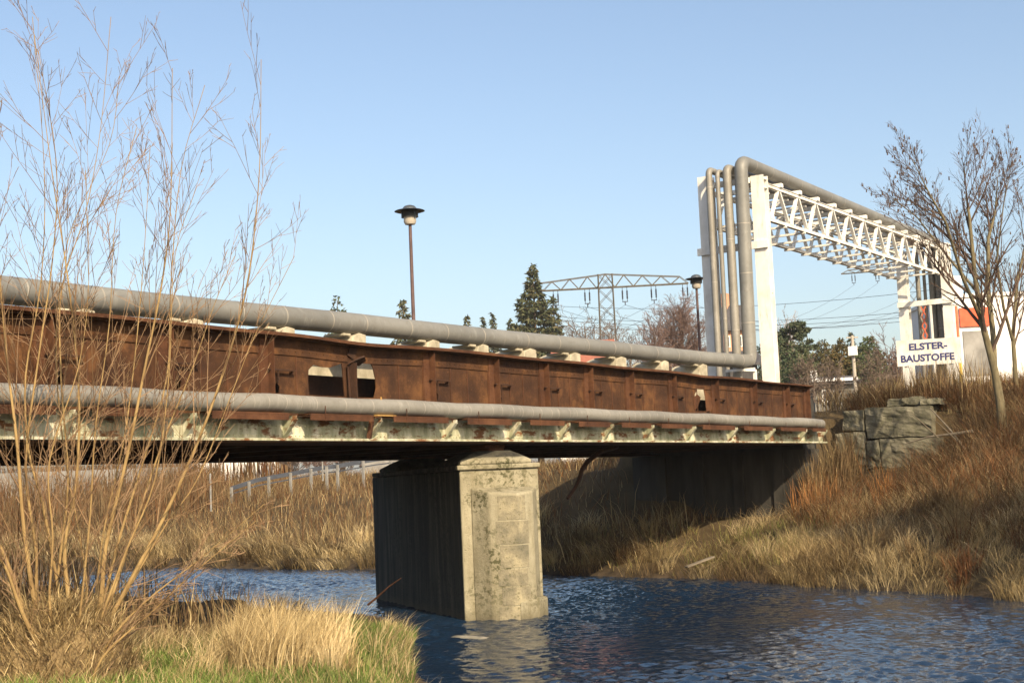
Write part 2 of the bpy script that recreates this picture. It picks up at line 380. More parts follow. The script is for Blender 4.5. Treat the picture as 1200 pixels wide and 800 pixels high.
# ------------------------------------------------------------------ grass and scrub
def blades(pts, h, wd, lean, az, tint, mid=.55):
    """narrow bent blades: pts Nx3, h/wd/lean/az N, tint Nx3"""
    n = len(pts); fa = rng.uniform(0, PI, n)
    d = np.stack([np.cos(az), np.sin(az), np.zeros(n)], 1); s = np.stack([np.cos(fa), np.sin(fa), np.zeros(n)], 1)*(wd/2)[:, None]
    upz = np.zeros((n, 3)); upz[:, 2] = 1
    k = rng.uniform(.25, .45, n)
    mid_p = pts + d*(lean*h*k)[:, None] + upz*(h*.58)[:, None]
    tip = pts + d*(lean*h)[:, None] + upz*(h*np.sqrt(np.clip(1-(lean*.55)**2, .15, 1)))[:, None]
    V = np.stack([pts-s, pts+s, mid_p-s*.8, mid_p+s*.8, tip], 1).reshape(-1, 3)
    o = np.arange(n)*5
    q = np.stack([o, o+1, o+3, o+2], 1); t = np.stack([o+2, o+3, o+4], 1)
    return V, q, t, np.repeat(tint, 5, 0)
def pal(n, cols, wts, jit=.18):
    c = np.array(cols)[rng.choice(len(cols), n, p=np.array(wts)/sum(wts))]
    return c*rng.uniform(1-jit, 1+jit, (n, 1))
def merge(parts):
    V, Q_, T, C = [], [], [], []; o = 0
    for v, q, t, c in parts:
        V.append(v); Q_.append(q+o); T.append(t+o); C.append(c); o += len(v)
    V = np.concatenate(V); C = np.concatenate(C)
    C = C*(.5+.55*vnoise(V[:, 0], V[:, 1], 1.3, 71)+.45*vnoise(V[:, 0], V[:, 1], .45, 72))[:, None]     # patches of different plants
    return V, np.concatenate(Q_), np.concatenate(T), C
def scatter(n, x0, x1, y0, y1, keep):
    x = rng.uniform(x0, x1, n); y = rng.uniform(y0, y1, n); k = keep(x, y); x, y = x[k], y[k]
    return np.stack([x, y, height(x, y)-.02], 1)
def dL(x, y): return np.interp(y, YL, XLv)-x
def dR(x, y): return x-np.interp(y, YR, XRv)
def azv(x, y): return np.degrees(np.arctan2(y, x))
STRAW = [(.40, .305, .150), (.32, .235, .11), (.52, .41, .225), (.23, .165, .078)]
BROWN = [(.130, .084, .040), (.09, .055, .027), (.17, .115, .057), (.22, .152, .078)]
RED = [(.155, .070, .027), (.11, .048, .02), (.20, .10, .042)]
GREEN = [(.11, .165, .034), (.15, .20, .05), (.21, .235, .075), (.09, .13, .03)]
def field(n, area, keep, h, wd, cols, wts, lean=(.15, .6), wind=None, hn=None):
    P = scatter(n, *area, keep); k = len(P)
    hh = rng.uniform(*h, k)
    if hn: hh = hh*(.45+1.1*vnoise(P[:, 0], P[:, 1], hn, 6))
    az = rng.uniform(0, 2*PI, k) if wind is None else rng.normal(wind, .9, k)
    return blades(P, hh, rng.uniform(*wd, k), rng.uniform(*lean, k), az, pal(k, cols, wts))
def tussocks(n, area, keep, per, r, h, wd, cols, wts, lean=(.2, 1.0), bias=None, bw=.5):
    C = scatter(n, *area, keep); k = len(C); per_ = rng.integers(per[0], per[1], k); id_ = np.repeat(np.arange(k), per_); m_ = len(id_)
    rad = rng.uniform(*r, k)[id_]*np.sqrt(rng.random(m_)); a = rng.uniform(0, 2*PI, m_)
    P = C[id_].copy(); P[:, 0] += rad*np.cos(a); P[:, 1] += rad*np.sin(a); P[:, 2] = np.maximum(height(P[:, 0], P[:, 1])-.02, C[id_, 2]-.25)
    az = a + rng.normal(0, .95, m_)
    if bias is not None:
        vx = np.cos(az)*(1-bw)+math.cos(bias)*bw; vy = np.sin(az)*(1-bw)+math.sin(bias)*bw; az = np.arctan2(vy, vx)
    hh = rng.uniform(*h, k)[id_]*rng.uniform(.55, 1.1, m_); cc = pal(k, cols, wts, .2)[id_]*rng.uniform(.72, 1.2, (m_, 1))
    ll = rng.uniform(lean[0], lean[1], m_)*(.5+.7*rad/np.maximum(rad.max(), .01))
    return blades(P, hh, rng.uniform(*wd, m_), ll, az, cc)
def arcs(n, area, keep, h, wd, cols, wts):
    """thin tangled bramble canes leaning every way"""
    P = scatter(n, *area, keep); k = len(P)
    return blades(P, rng.uniform(*h, k), rng.uniform(*wd, k), rng.uniform(.6, 1.75, k), rng.uniform(0, 2*PI, k), pal(k, cols, wts, .3))
# near left bank: short green grass, straw tussocks
nb = (4, 17.5, 2, 13.2)
on_near = lambda x, y: (dL(x, y) > .05) & (x+y > 13)
straw_zone = lambda x, y: ((vnoise(x, y, 1.5, 8) > .62) | (((x-12.0)/1.5)**2+((y-10.0)/.9)**2 < 1))
def ell(x, y):
    u, v = (x-11.15)*.75+(y-9.7)*.66, (x-11.15)*.66-(y-9.7)*.75
    return (u/1.7)**2+(v/.66)**2
def near_green(x, y): return on_near(x, y) & (ell(x, y) > .55)
gp = [field(120000, nb, near_green, (.10, .24), (.006, .012), GREEN+STRAW[:1], [3, 3, 2, 2, 1.2], (.2, .9)),
      field(9000, nb, lambda x, y: on_near(x, y), (.15, .4), (.005, .009), STRAW, [3, 3, 2, 2], (.2, 1.0))]
V, q, t, c = merge(gp); tag(npmesh('green_grass', V, q, t, c, 'blade'), 'short green grass on the near river bank', 'grass', kind='stuff')
sp = [tussocks(230, (9.5, 14, 8.2, 12), lambda x, y: on_near(x, y) & (ell(x, y) < .4+.9*vnoise(x, y, .5, 9)), (70, 120), (.05, .16), (.35, .72), (.005, .009), STRAW, [5, 3, 4, 1], (.15, .95), -.6, .3),
      field(12000, (9.5, 14, 8.2, 12), lambda x, y: on_near(x, y) & (ell(x, y) < .4+.8*vnoise(x, y, .4, 9)), (.3, .68), (.006, .011), STRAW, [4, 3, 3, 1], (.1, .65), wind=-.6),
      field(26000, (9, 18, 6, 13), lambda x, y: on_near(x, y) & (vnoise(x, y, 1.0, 12) > .62) & (azv(x, y) > 41.5), (.15, .42), (.006, .010), STRAW, [4, 3, 3, 1], (.2, .9), wind=-.8),
      field(4500, (12.3, 17.5, 8.6, 12.8), lambda x, y: (dL(x, y) < .8) & (dL(x, y) > .1) & (vnoise(x, y, .5, 13) > .4), (.2, .42), (.006, .011), STRAW, [4, 3, 3, 1], (.4, 1.3), wind=-.5)]
V, q, t, c = merge(sp); tag(npmesh('dry_straw', V, q, t, c, 'blade'), 'tall pale straw tussock on the near bank', 'dry grass', kind='stuff')
# left bank beyond the willow, under and behind the bridge
lp = [field(30000, (4, 30, 11.5, 50), lambda x, y: (dL(x, y) > 2.3) & (azv(x, y) > 42), (.3, .9), (.012, .02), BROWN+STRAW[:2], [3, 2, 2, 2, 1.5, 1.5], (.15, .6), hn=2.5),
      field(9000, (6, 30, 18, 50), lambda x, y: (dL(x, y) > 2.5) & (azv(x, y) > 44.5), (.8, 1.7), (.012, .018), RED+BROWN, [2, 2, 1, 2, 2, 1, 1], (.05, .35), hn=3)]
V, q, t, c = merge(lp); tag(npmesh('brown_scrub', V, q, t, c, 'blade'), 'brown scrub on the left bank behind the willow', 'scrub', kind='stuff')
# right bank
rb = (21, 46, 0, 18.2); on_r = lambda x, y: (dR(x, y) > -.45) & (height(x, y) > ZW+.015)
low = lambda x, y: np.clip(1-dR(x, y)/6, 0, 1)
shade = lambda x, y: (y < 13.2) | ((y < 18) & (x < 35.2) & ((y < 13.3) | (rng.random(len(x)) < .15)))
notwall = lambda x, y: ~((x > 36.7) & (x < 38.2) & (y > 10) & (y < 13.2)) & ~((x > 34.8) & (x < 36.8) & (y > 12.95))
frontwall = lambda x, y: ~((x > 34.2) & (x < 37.3) & (y > 9.9) & (y < 12.9) & (rng.random(len(x)) < .86))
okr = lambda x, y: on_r(x, y) & shade(x, y) & notwall(x, y) & frontwall(x, y) & (azv(x, y) < 34)
rp = [tussocks(1500, rb, lambda x, y: okr(x, y) & (rng.random(len(x)) < low(x, y)*1.3+.10) & (azv(x, y) > 11.5) & ((y < 11.5) | (vnoise(x, y, 1.1, 61) > .5)), (70, 125), (.16, .46), (.22, .6), (.005, .010), STRAW+BROWN[3:], [4, 4, 2.5, 3, 2], (.25, 1.35), PI*1.2, .15),
      tussocks(1500, (20, 34, 2, 18), lambda x, y: (height(x, y) < ZW+.42) & (height(x, y) > ZW-.02) & shade(x, y), (60, 100), (.12, .38), (.25, .6), (.005, .010), STRAW+BROWN, [3, 3, 2, 3, 2, 2, 2, 2], (.6, 1.5), PI*1.2, .5),
      field(20000, rb, lambda x, y: okr(x, y) & (azv(x, y) > 11), (.12, .4), (.008, .013), STRAW+BROWN, [2, 2, 1, 2, 2, 2, 2, 2], (.3, 1.3), hn=1.2),
      field(15000, (24, 33, 3, 18), lambda x, y: okr(x, y) & (dR(x, y) < 3.8) & (y > 10.8), (.15, .38), (.008, .013), [(.24, .25, .07), (.34, .30, .11), (.20, .22, .06)], [2, 2.6, 2], (.2, 1.0), wind=PI*1.1),
      tussocks(900, rb, lambda x, y: okr(x, y) & (dR(x, y) > 3) & (y < 12.3) & (vnoise(x, y, 1.6, 63) > .35), (30, 60), (.15, .35), (.4, .9), (.008, .014), RED+BROWN, [2.4, 2, 1.6, 2, 1.5, 2, 2], (.3, 1.4), PI*1.2, .1),
      arcs(38000, rb, lambda x, y: okr(x, y) & (azv(x, y) > 11), (.15, .6), (.005, .010), STRAW+BROWN, [2, 2, 1, 2, 2, 3, 2, 2]),
      arcs(9000, (36, 39.5, 8.5, 13), lambda x, y: (x > 36.6) & ((x > 38) | (vnoise(x, y, .7, 88) > .6)), (.3, .9), (.006, .011), RED+BROWN, [2, 2, 1, 2, 2, 1, 1]),
      arcs(42000, rb, lambda x, y: okr(x, y) & (dR(x, y) > 3) & (y < 12), (.35, 1.0), (.006, .011), RED+BROWN, [2.6, 2.4, 1.5, 2, 2, 1.5, 1]),
      tussocks(420, rb, lambda x, y: okr(x, y) & (y < 9.5), (40, 70), (.15, .3), (.4, .95), (.008, .013), BROWN+RED, [2, 2, 2, 1, 2, 2, 1], (.3, 1.4), PI*1.2, .15),
      field(1500, (32, 36.5, 10.2, 12.6), lambda x, y: okr(x, y) & (vnoise(x, y, .8, 44) > .52), (.5, 1.1), (.010, .016), [(.30, .14, .045), (.24, .11, .04)], [1, 1], (.05, .35))]
V, q, t, c = merge(rp); tag(npmesh('dry_bank_grass', V, q, t, c, 'blade'), 'dry straw and russet weeds covering the right river bank', 'dry grass', kind='stuff')
# tall weeds on top of the right bank
tp = [field(15000, (37, 56, 6, 13.2), lambda x, y: (dR(x, y) > 8) & ~((x > 36.4) & (x < 38.3) & (y > 9.9)) & (azv(x, y) < 21), (.4, 1.15), (.012, .022), BROWN+STRAW[:2], [3, 3, 2, 2, 1.5, 1.2], (.03, .3), hn=1.6),
      field(26000, (36, 60, 4, 14), lambda x, y: (dR(x, y) > 6) & ~((x > 36.3) & (x < 38.3) & (y > 9.9)), (.3, .7), (.012, .02), STRAW+BROWN, [1.5, 1.5, 1, 1, 2, 2, 2, 2], (.1, .6), hn=1.2),
      field(1700, (34.6, 36.4, 12.1, 13.1), lambda x, y: (vnoise(x, y, .5, 91) > .35), (.5, 1.6), (.012, .02), BROWN+STRAW[:1], [2, 2, 2, 2, 1], (.05, .4))]
V, q, t, c = merge(tp); tag(npmesh('tall_weeds', V, q, t, c, 'blade'), 'tall brown weed stalks along the top of the right bank', 'weeds', kind='stuff')
# far bank beyond the bridge
fb = (27, 62, 15, 62); okf = lambda x, y: (dR(x, y) > -.4) & (height(x, y) > ZW+.015) & (azv(x, y) > 24) & (dR(x, y) < 26) & ~((x > 34.6) & (y < 18.3))
fp = [tussocks(900, fb, lambda x, y: okf(x, y) & (dR(x, y) < 4.5), (60, 100), (.2, .5), (.3, .65), (.010, .017), STRAW+BROWN[2:], [4, 3, 3, 2, 1.5, 1.5], (.25, 1.4), PI, .15),
      tussocks(3500, fb, lambda x, y: (dR(x, y) > -1) & (dR(x, y) < 2) & (height(x, y) < ZW+.4) & (height(x, y) > ZW-.02) & (azv(x, y) > 24), (50, 80), (.12, .3), (.4, .75), (.012, .018), STRAW+BROWN, [3, 3, 2, 3, 2, 2, 2, 2], (.7, 1.6), PI, .5),
      field(26000, fb, lambda x, y: okf(x, y) & (dR(x, y) < 4.2), (.3, .85), (.014, .024), STRAW+BROWN[2:], [4, 3, 3, 2, 1.5, 1.5], (.2, .9), wind=PI, hn=1.5),
      arcs(22000, fb, lambda x, y: okf(x, y) & (dR(x, y) > 3.5), (.25, .75), (.010, .016), BROWN+RED, [2, 2, 2, 1.5, 2, 2, 1.2]),
      field(52000, fb, lambda x, y: okf(x, y) & (dR(x, y) > 2), (.2, .6), (.012, .022), BROWN+STRAW[:2]+RED, [2, 1.6, 2.4, 2.4, 1.8, 1.2, 1.2, .8, .8], (.15, .8), hn=2.2),
      field(9000, fb, lambda x, y: okf(x, y) & (dR(x, y) > 4) & (dR(x, y) < 15) & (vnoise(x, y, 3.5, 15) > .55), (.4, .95), (.012, .018), RED+BROWN+STRAW[:2], [1.5, 1.5, 1, 2, 2, 1.4, 1, 1.4, 1], (.05, .35), hn=2)]
fp.append(field(26000, (40, 68, 36, 68), lambda x, y: (azv(x, y) > 43.2) & (np.hypot(x, y) > 58) & (np.hypot(x, y) < 82) & (vnoise(x, y, 3, 55) > .33), (.7, 1.7), (.02, .035), RED+BROWN, [1.2, 1, 1, 2, 2, 2, 2], (.05, .4), hn=2.5))
fp.append(field(16000, (48, 76, 56, 84), lambda x, y: (azv(x, y) > 40.5) & (np.hypot(x, y) > 86.5) & (np.hypot(x, y) < 96), (1.2, 2.9), (.04, .07), BROWN+RED, [2, 2, 1.5, 1, 1.5, 1.5, 1], (.03, .3), hn=3))
V, q, t, c = merge(fp); tag(npmesh('far_bank_scrub', V, q, t, c, 'blade'), 'dry straw and brown scrub on the far bank seen under the bridge', 'scrub', kind='stuff')

# ------------------------------------------------------------------ bridge
GX = [3.6, 5.45, 7.3, 9.13, 10.99, 12.85, 14.7, 16.55, 18.46, 20.33, 21.97, 23.59, 25.25, 27.17, 29.32, 31.5, 33.55, 34.95]
BX0, BX1 = -2.0, 35.2
bridge = empty('girder_bridge', (16, 15, 3), 'rust brown riveted girder bridge crossing the river on one concrete pier', 'bridge')
YW = 13.0
# web with real torn holes
def web_plate():
    bm = bmesh.new(); loops = []
    outer = [(BX0, 3.05), (BX1, 3.05), (BX1, 4.40), (BX0, 4.40)]
    holes = [[(15.64, 3.66), (15.62, 3.86), (15.64, 4.01), (15.75, 4.085), (15.95, 4.06), (16.12, 4.065), (16.26, 4.10), (16.38, 4.14), (16.40, 4.0), (16.42, 3.80), (16.43, 3.66)],
             [(16.66, 3.66), (16.66, 3.9), (16.65, 4.10), (16.70, 4.15), (16.86, 4.165), (17.06, 4.185), (17.12, 4.10), (17.17, 3.95), (17.18, 3.80), (17.12, 3.66)],
             [(28.35, 3.70), (28.48, 3.80), (28.42, 3.93), (28.40, 4.05), (28.50, 4.12), (28.46, 4.22), (28.54, 4.34), (28.74, 4.30), (28.90, 4.16), (28.97, 3.95), (28.95, 3.70)]]
    for i, x in enumerate(GX):
        if x < 4 or 15 < x < 17.5 or x > 34: continue
        cx, cz, s = x+.26, 3.735, .06
        holes.append([(cx-s*.5, cz+s*.6), (cx-s*.1, cz+s*1.2), (cx+s*1.1, cz+s*.3), (cx+s*.9, cz-s*1.1), (cx-s*.2, cz-s*1.3), (cx-s*.7, cz-s*.2)])
    edges = []
    for lp_ in [outer]+holes:
        vs = [bm.verts.new((x, YW, z)) for x, z in lp_]
        edges += [bm.edges.new((vs[i], vs[(i+1) % len(vs)])) for i in range(len(vs))]
    bmesh.ops.triangle_fill(bm, use_beauty=True, edges=edges)
    me = bpy.data.meshes.new('web'); bm.to_mesh(me); bm.free(); me.materials.append(M['rust_plate'])
    o = bpy.data.objects.new('web_plate', me); COL.objects.link(o); o.parent = bridge; o.matrix_parent_inverse = Matrix.Translation(-bridge.location)
    sdm = o.modifiers.new('solid', 'SOLIDIFY'); sdm.thickness = .016; sdm.offset = 0
    return o
web_plate()
def rivets(mb, pts, nrm, r=.014, h=.011):
    nrm = Vector(nrm); a = nrm.orthogonal().normalized(); b = nrm.cross(a)
    for p in pts:
        p = Vector(p); vs = [p+(a*math.cos(k*PI/3)+b*math.sin(k*PI/3))*r for k in range(6)] + [p+nrm*h+(a*math.cos(k*PI/3)+b*math.sin(k*PI/3))*r*.5 for k in range(6)]
        mb.add(vs, [(k, (k+1) % 6, 6+(k+1) % 6, 6+k) for k in range(6)] + [(6, 7, 8, 9, 10, 11)])
def sag(x): return -.035*math.exp(-((x-16.6)/1.0)**2) - .02*math.exp(-((x-28.6)/.6)**2) + .006*math.sin(x*1.7)
def strip(mb, prof, x0, x1, step=.31, f=sag):
    """profile (closed list of y,z) swept along the bridge with a slight waviness"""
    n = max(2, int((x1-x0)/step)+1); xs = [x0+(x1-x0)*i/(n-1) for i in range(n)]; k = len(prof)
    vs = [(x, y, z+f(x)) for x in xs for y, z in prof]
    mb.add(vs, [(i*k+j, (i+1)*k+j, (i+1)*k+(j+1) % k, i*k+(j+1) % k) for i in range(n-1) for j in range(k)] + [tuple(range(k)), tuple((n-1)*k+j for j in range(k-1, -1, -1))])
mb = MB(); strip(mb, [(12.80, 4.425), (13.30, 4.425), (13.30, 4.455), (12.80, 4.455)], BX0, BX1)
strip(mb, [(12.83, 4.457), (13.26, 4.457), (13.26, 4.475), (12.83, 4.475)], 7.5, 31.9)
mb.build('top_flange', 'rust_red', bridge)
mb = MB(); strip(mb, [(12.975, 4.19), (12.990, 4.19), (12.990, 4.41), (12.975, 4.41)], BX0, BX1)
strip(mb, [(12.86, 4.408), (12.974, 4.408), (12.974, 4.423), (12.86, 4.423)], BX0, BX1)
rivets(mb, [(x, 12.975, 4.25+sag(x)+(.08 if i % 2 else 0)) for i, x in enumerate(np.arange(8, BX1-.1, .075))], (0, -1, 0), .012, .009)
mb.build('flange_angle', 'rust_plate', bridge)
for i, x in enumerate(GX):
    if 16 < x < 17:
        mb = MB(); mb.bar((16.56, 12.93, 3.33), (16.54, 12.94, 4.12), .20, .014, (0, 1, 0)); mb.bar((16.50, 12.90, 3.33), (16.47, 12.86, 4.14), .012, .14, (0, 1, 0))
        mb.extr([(16.42, 12.90, 4.12), (16.66, 12.9, 4.10), (16.70, 12.80, 4.17), (16.60, 12.74, 4.22), (16.48, 12.80, 4.17)], (0, .02, .02))
        mb.bar((16.55, 12.955, 4.22), (16.63, 12.95, 4.41), .17, .012, (0, 1, 0))
        tag(mb.build('stiffener', 'rust_dark', bridge), 'torn and twisted stiffener standing free in the ragged hole'); continue
    mb = MB(); wob = random.uniform(-.01, .01)
    mb.box((x-.105, 12.972, 3.34), (x+.105+wob, 12.988, 4.188))
    mb.box((x-.095, 12.957, 3.34), (x+.095, 12.971, 4.405))
    mb.box((x+.055, 12.85, 3.36), (x+.069, 12.956, 4.40)); 
    rivets(mb, [(x-.055, 12.957, z) for z in np.arange(3.45, 4.38, .1)], (0, -1, 0), .012, .009)
    mb.build('stiffener', 'rust_red', bridge)
for i, x in enumerate(GX[1:-1]):
    if 15 < x < 17.5: continue
    mb = MB(); mb.box((x+.01, 12.90, 3.965), (x+.56, 12.935, 3.985)); mb.box((x+.215, 12.915, 3.79), (x+.230, 12.93, 3.964)); mb.box((x+.52, 12.93, 3.93), (x+.535, 12.995, 3.964)); mb.box((x+.05, 12.93, 3.93), (x+.065, 12.995, 3.964))
    mb.build('hanger_bar', 'rust_dark', bridge)
# shallow vertical plate seams
for a, b in zip(GX[4:], GX[5:]):
    for f in (.36, .62):
        xx = a+(b-a)*f
        if 15.4 < xx < 17.4: continue
        mb = MB(); mb.box((xx-.012, 12.982, 3.34), (xx+.012, 12.991, 4.188)); mb.build('plate_seam', 'rust_red', bridge)
# pale painted lower chord
mb = MB(); mb.box((BX0, 12.66, 3.035), (BX1, 12.70, 3.225)); mb.box((BX0, 12.672, 3.226), (BX1, 12.98, 3.335))
rivets(mb, [(x, 12.66, 3.20) for x in np.arange(8, BX1, .085)], (0, -1, 0), .017, .016)
rivets(mb, [(x, 12.66, 3.075) for x in np.arange(8.04, BX1, .085)], (0, -1, 0), .017, .016)
rivets(mb, [(x, 12.672, 3.29) for x in np.arange(8.04, BX1, .1)], (0, -1, 0), .013, .012)
mb.build('painted_lower_chord', 'pale_paint', bridge)
mb = MB(); strip(mb, [(12.54, 3.0), (13.40, 3.0), (13.40, 3.033), (12.54, 3.033)], BX0, BX1, .4, lambda x: 0); mb.build('bottom_flange', 'pale_paint', bridge)
mb = MB(); mb.box((4.5, 12.57, 2.975), (34.0, 13.37, 2.998)); mb.build('cover_plate', 'rust_dark', bridge)
for i, x in enumerate(GX):
    mb = MB(); mb.extr([(x-.01, 12.659, 3.036), (x-.01, 12.659, 3.325), (x-.01, 12.44, 3.325), (x-.01, 12.44, 3.29)], (.02, 0, 0))
    a, b = Vector((x, 12.655, 3.05)), Vector((x, 12.45, 3.28)); mb.bar(a, b, .075, .012, (0, 0, 1))
    mb.build('shelf_bracket', 'pale_paint', bridge)
    if i+1 < len(GX):
        L_ = GX[i+1]-x; x0, x1 = x+.22, x+L_*random.uniform(.80, .9); dz = random.uniform(-.012, .006)
        mb = MB(); mb.box((x0, 12.38, 3.337+dz), (x1, 12.60, 3.352)); mb.box((x0, 12.38, 3.265+dz), (x1, 12.392, 3.336+dz))
        mb.box((x0+.3, 12.374, 3.25), (x0+.31, 12.3795, 3.46))
        mb.build('pipe_shelf', 'rust_red', bridge)
# structure behind the near girder
mb = MB(); mb.box((BX0, 13.55, 3.32), (BX1, 13.72, 4.01)); mb.build('inner_beam', 'rust_dark', bridge)
mb = MB(); mb.box((BX0, 14.3, 3.32), (BX1, 14.52, 4.464)); mb.build('concrete_kerb', 'cream', bridge)
mb = MB(); mb.box((BX0, 13.05, 3.16), (BX1, 17.45, 3.315)); mb.build('deck_slab', 'rust_dark', bridge)
mb = MB(); mb.box((BX0, 17.5, 2.93), (BX1, 17.53, 4.42)); mb.box((BX0, 17.25, 2.90), (BX1, 17.85, 2.928)); mb.box((BX0, 17.25, 4.421), (BX1, 17.85, 4.45)); mb.build('far_girder', 'rust_dark', bridge)
for i, x in enumerate(GX):
    mb = MB(); mb.box((x-.1, 13.41, 2.96), (x+.1, 17.24, 2.985)); mb.box((x-.012, 13.42, 2.986), (x+.012, 17.24, 3.158)); mb.build('cross_beam', 'rust_dark', bridge)
mb = MB()
for yy in (14.6, 15.8): mb.box((BX0+.1, yy-.08, 3.04), (BX1-.1, yy+.08, 3.155))
mb.build('stringer_beams', 'rust_dark', bridge)
mb = MB(); pts = [(27.0, 14.2, 2.99), (26.1, 14.1, 2.90), (25.7, 14.03, 2.80), (25.34, 14, 2.68), (25.10, 14, 2.52), (25.0, 14, 2.36), (24.77, 14, 2.16), (24.49, 14, 1.99)]
mb.tube(pts, [.05, .05, .05, .048, .045, .04, .036, .03], 8); mb.build('bent_drainpipe', 'rust_dark', bridge, True)
mb = MB(); mb.tube([(16.58, 12.46, 3.62), (16.58, 12.46, 3.37)], .012, 6); mb.box((16.40, 12.40, 3.345), (16.85, 12.48, 3.362)); mb.build('loose_bracket', 'ochre_rust', bridge)
mb = MB(); mb.bar((16.4, 12.56, 3.035), (16.42, 12.50, 3.37), .08, .05); mb.build('strut', 'rust_red', bridge)
# torn flaps
mb = MB(); mb.extr([(28.35, 12.98, 3.70), (28.48, 12.96, 3.80), (28.50, 12.90, 3.98), (28.40, 12.93, 4.05), (28.30, 12.985, 3.95)], (0, .012, 0)); mb.build('torn_flap', 'rust_red', bridge)
mb = MB(); mb.extr([(28.88, 12.985, 4.18), (29.02, 12.90, 4.0), (29.04, 12.88, 3.75), (28.95, 12.985, 3.68)], (.012, .008, 0)); mb.build('torn_flap', 'rust_red', bridge)
# abutments
def wall_thing(name, a, b, mat, label, cat):
    o = empty(name, ((a[0]+b[0])/2, (a[1]+b[1])/2, a[2]), label, cat); return o
ab = wall_thing('bridge_abutment', (35.1, 13.1, .2), (36.2, 18, 3), '', 'stained concrete abutment, colour darkened for shade, under the right end of the bridge', 'abutment')
mb = MB(); mb.box((35.1, 13.1, .2), (36.1, 18.0, 2.88)); mb.build('wall', 'shade_dark_concrete', ab)
mb = MB(); mb.box((35.25, 13.2, 2.881), (36.2, 17.9, 4.2)); mb.build('back_wall', 'shade_dark_concrete', ab)
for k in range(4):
    mb = MB(); yy = 13.7+k*1.1; mb.box((35.02, yy, .3), (35.098, yy+.28, 2.85)); mb.build('pilaster', 'shade_dark_concrete', ab)

# ------------------------------------------------------------------ pier
ca, sa = math.cos(R(51)), math.sin(R(51))
A0 = Vector((19.25, 12.96)); ax = Vector((ca, sa)); sx = Vector((sa, -ca))
def pp(u, v): p = A0 + ax*u + sx*v; return (p.x, p.y)      # u along the pier, v across
pier = empty('bridge_pier', (21.3, 14.6, 0), 'pale concrete river pier with a stone cutwater under the bridge', 'pier')
W_, L_ = 1.335, 5.9
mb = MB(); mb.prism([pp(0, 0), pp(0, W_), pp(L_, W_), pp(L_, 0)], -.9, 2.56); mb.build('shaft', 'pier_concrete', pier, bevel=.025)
mb = MB(); mb.prism([pp(-.05, -.05), pp(-.05, W_+.02), pp(L_-.2, W_+.02), pp(L_-.2, -.05)], 2.562, 2.64); mb.build('cap', 'pier_concrete', pier, bevel=.02)
def mound(u0, u1):
    mb = MB(); b = [pp(u0, 0), pp(u0, W_-.12), pp(u1, W_-.12), pp(u1, 0)]; mu = (u0+u1)/2
    lv = [(1, 2.642), (1, 2.70), (.75, 2.79), (.52, 2.86)]; vs = []
    for s_, z in lv:
        for q_ in b:
            c_ = Vector(pp(mu, W_/2)); vs.append((*(c_+(Vector(q_)-c_)*s_), z))
    mb.add(vs, [(0, 3, 2, 1), (12, 13, 14, 15)] + [(i*4+j, i*4+(j+1) % 4, (i+1)*4+(j+1) % 4, (i+1)*4+j) for i in range(3) for j in range(4)])
    return mb
mound(-.04, 1.15).build('bearing_seat', 'pier_concrete', pier, bevel=.02)
mound(4.0, 5.3).build('bearing_seat', 'pier_concrete', pier, bevel=.02)
for u, z1 in ((.55, 2.972), (4.75, 2.898)):
    c_ = Vector(pp(u, W_*.5)); mb = MB(); mb.box((c_.x-.22, c_.y-.18, 2.70), (c_.x+.22, c_.y+.18, z1-.06)); mb.box((c_.x-.3, c_.y-.15, z1-.059), (c_.x+.3, c_.y+.15, z1-.001)); mb.build('bearing', 'rust_red', pier, bevel=.01)
# cutwater: pointed nose with coursed corner stones
cw = [pp(-.002, .16), pp(-.28, .38), pp(-.42, .80), pp(-.27, 1.12), pp(-.002, 1.29)]
mb = MB(); n = len(cw); tops = [2.28, 2.20, 2.16, 2.19, 2.27]
vs = [(x, y, -.9) for x, y in cw] + [(x, y, z) for (x, y), z in zip(cw, tops)]
mb.add(vs, [tuple(range(n-1, -1, -1)), tuple(range(n, 2*n))] + [(i, (i+1) % n, n+(i+1) % n, n+i) for i in range(n)]); mb.build('cutwater', 'pier_concrete', pier, bevel=.03)
zc = 2.13
for k, hgt in enumerate([.40, .38, .37, .28, .30, .26]):
    z1, z0 = zc, zc-hgt+.022; zc -= hgt
    w0 = [.10, .22, .06, .18, .05, .2][k]
    a, b, c3 = Vector(pp(-.28, .38)), Vector(pp(-.42, .80)), Vector(pp(-.27, 1.12))
    p0 = a+(b-a)*(1-.62-w0*.8); p2 = b+(c3-b)*([.5, .66, .6, .5, .62, .5][k]); off = 0.005
    nrm1 = (Vector(pp(-1, .40))-Vector(pp(0, .80))).normalized()*off; nrm2 = (Vector(pp(-1, 1.14))-Vector(pp(0, .80))).normalized()*off; nm = (Vector(pp(-1, .8))-Vector(pp(0, .8)))*off*1.05
    poly = [p0+nrm1, b+nm, p2+nrm2, p2-nrm2, b-nm*3, p0-nrm1]
    mb = MB(); mb.prism([(q_.x, q_.y) for q_ in poly], z0, z1); mb.build('corner_stone', 'facing_stone', pier, bevel=.004)
mb = MB(); mb.prism([pp(-.45, .76), pp(-.28, 1.16), pp(-.03, 1.40), pp(1.0, 1.43), pp(1.0, 1.28), pp(-.2, 1.1)], -.5, .5); mb.build('plinth', 'pier_concrete', pier, bevel=.06)

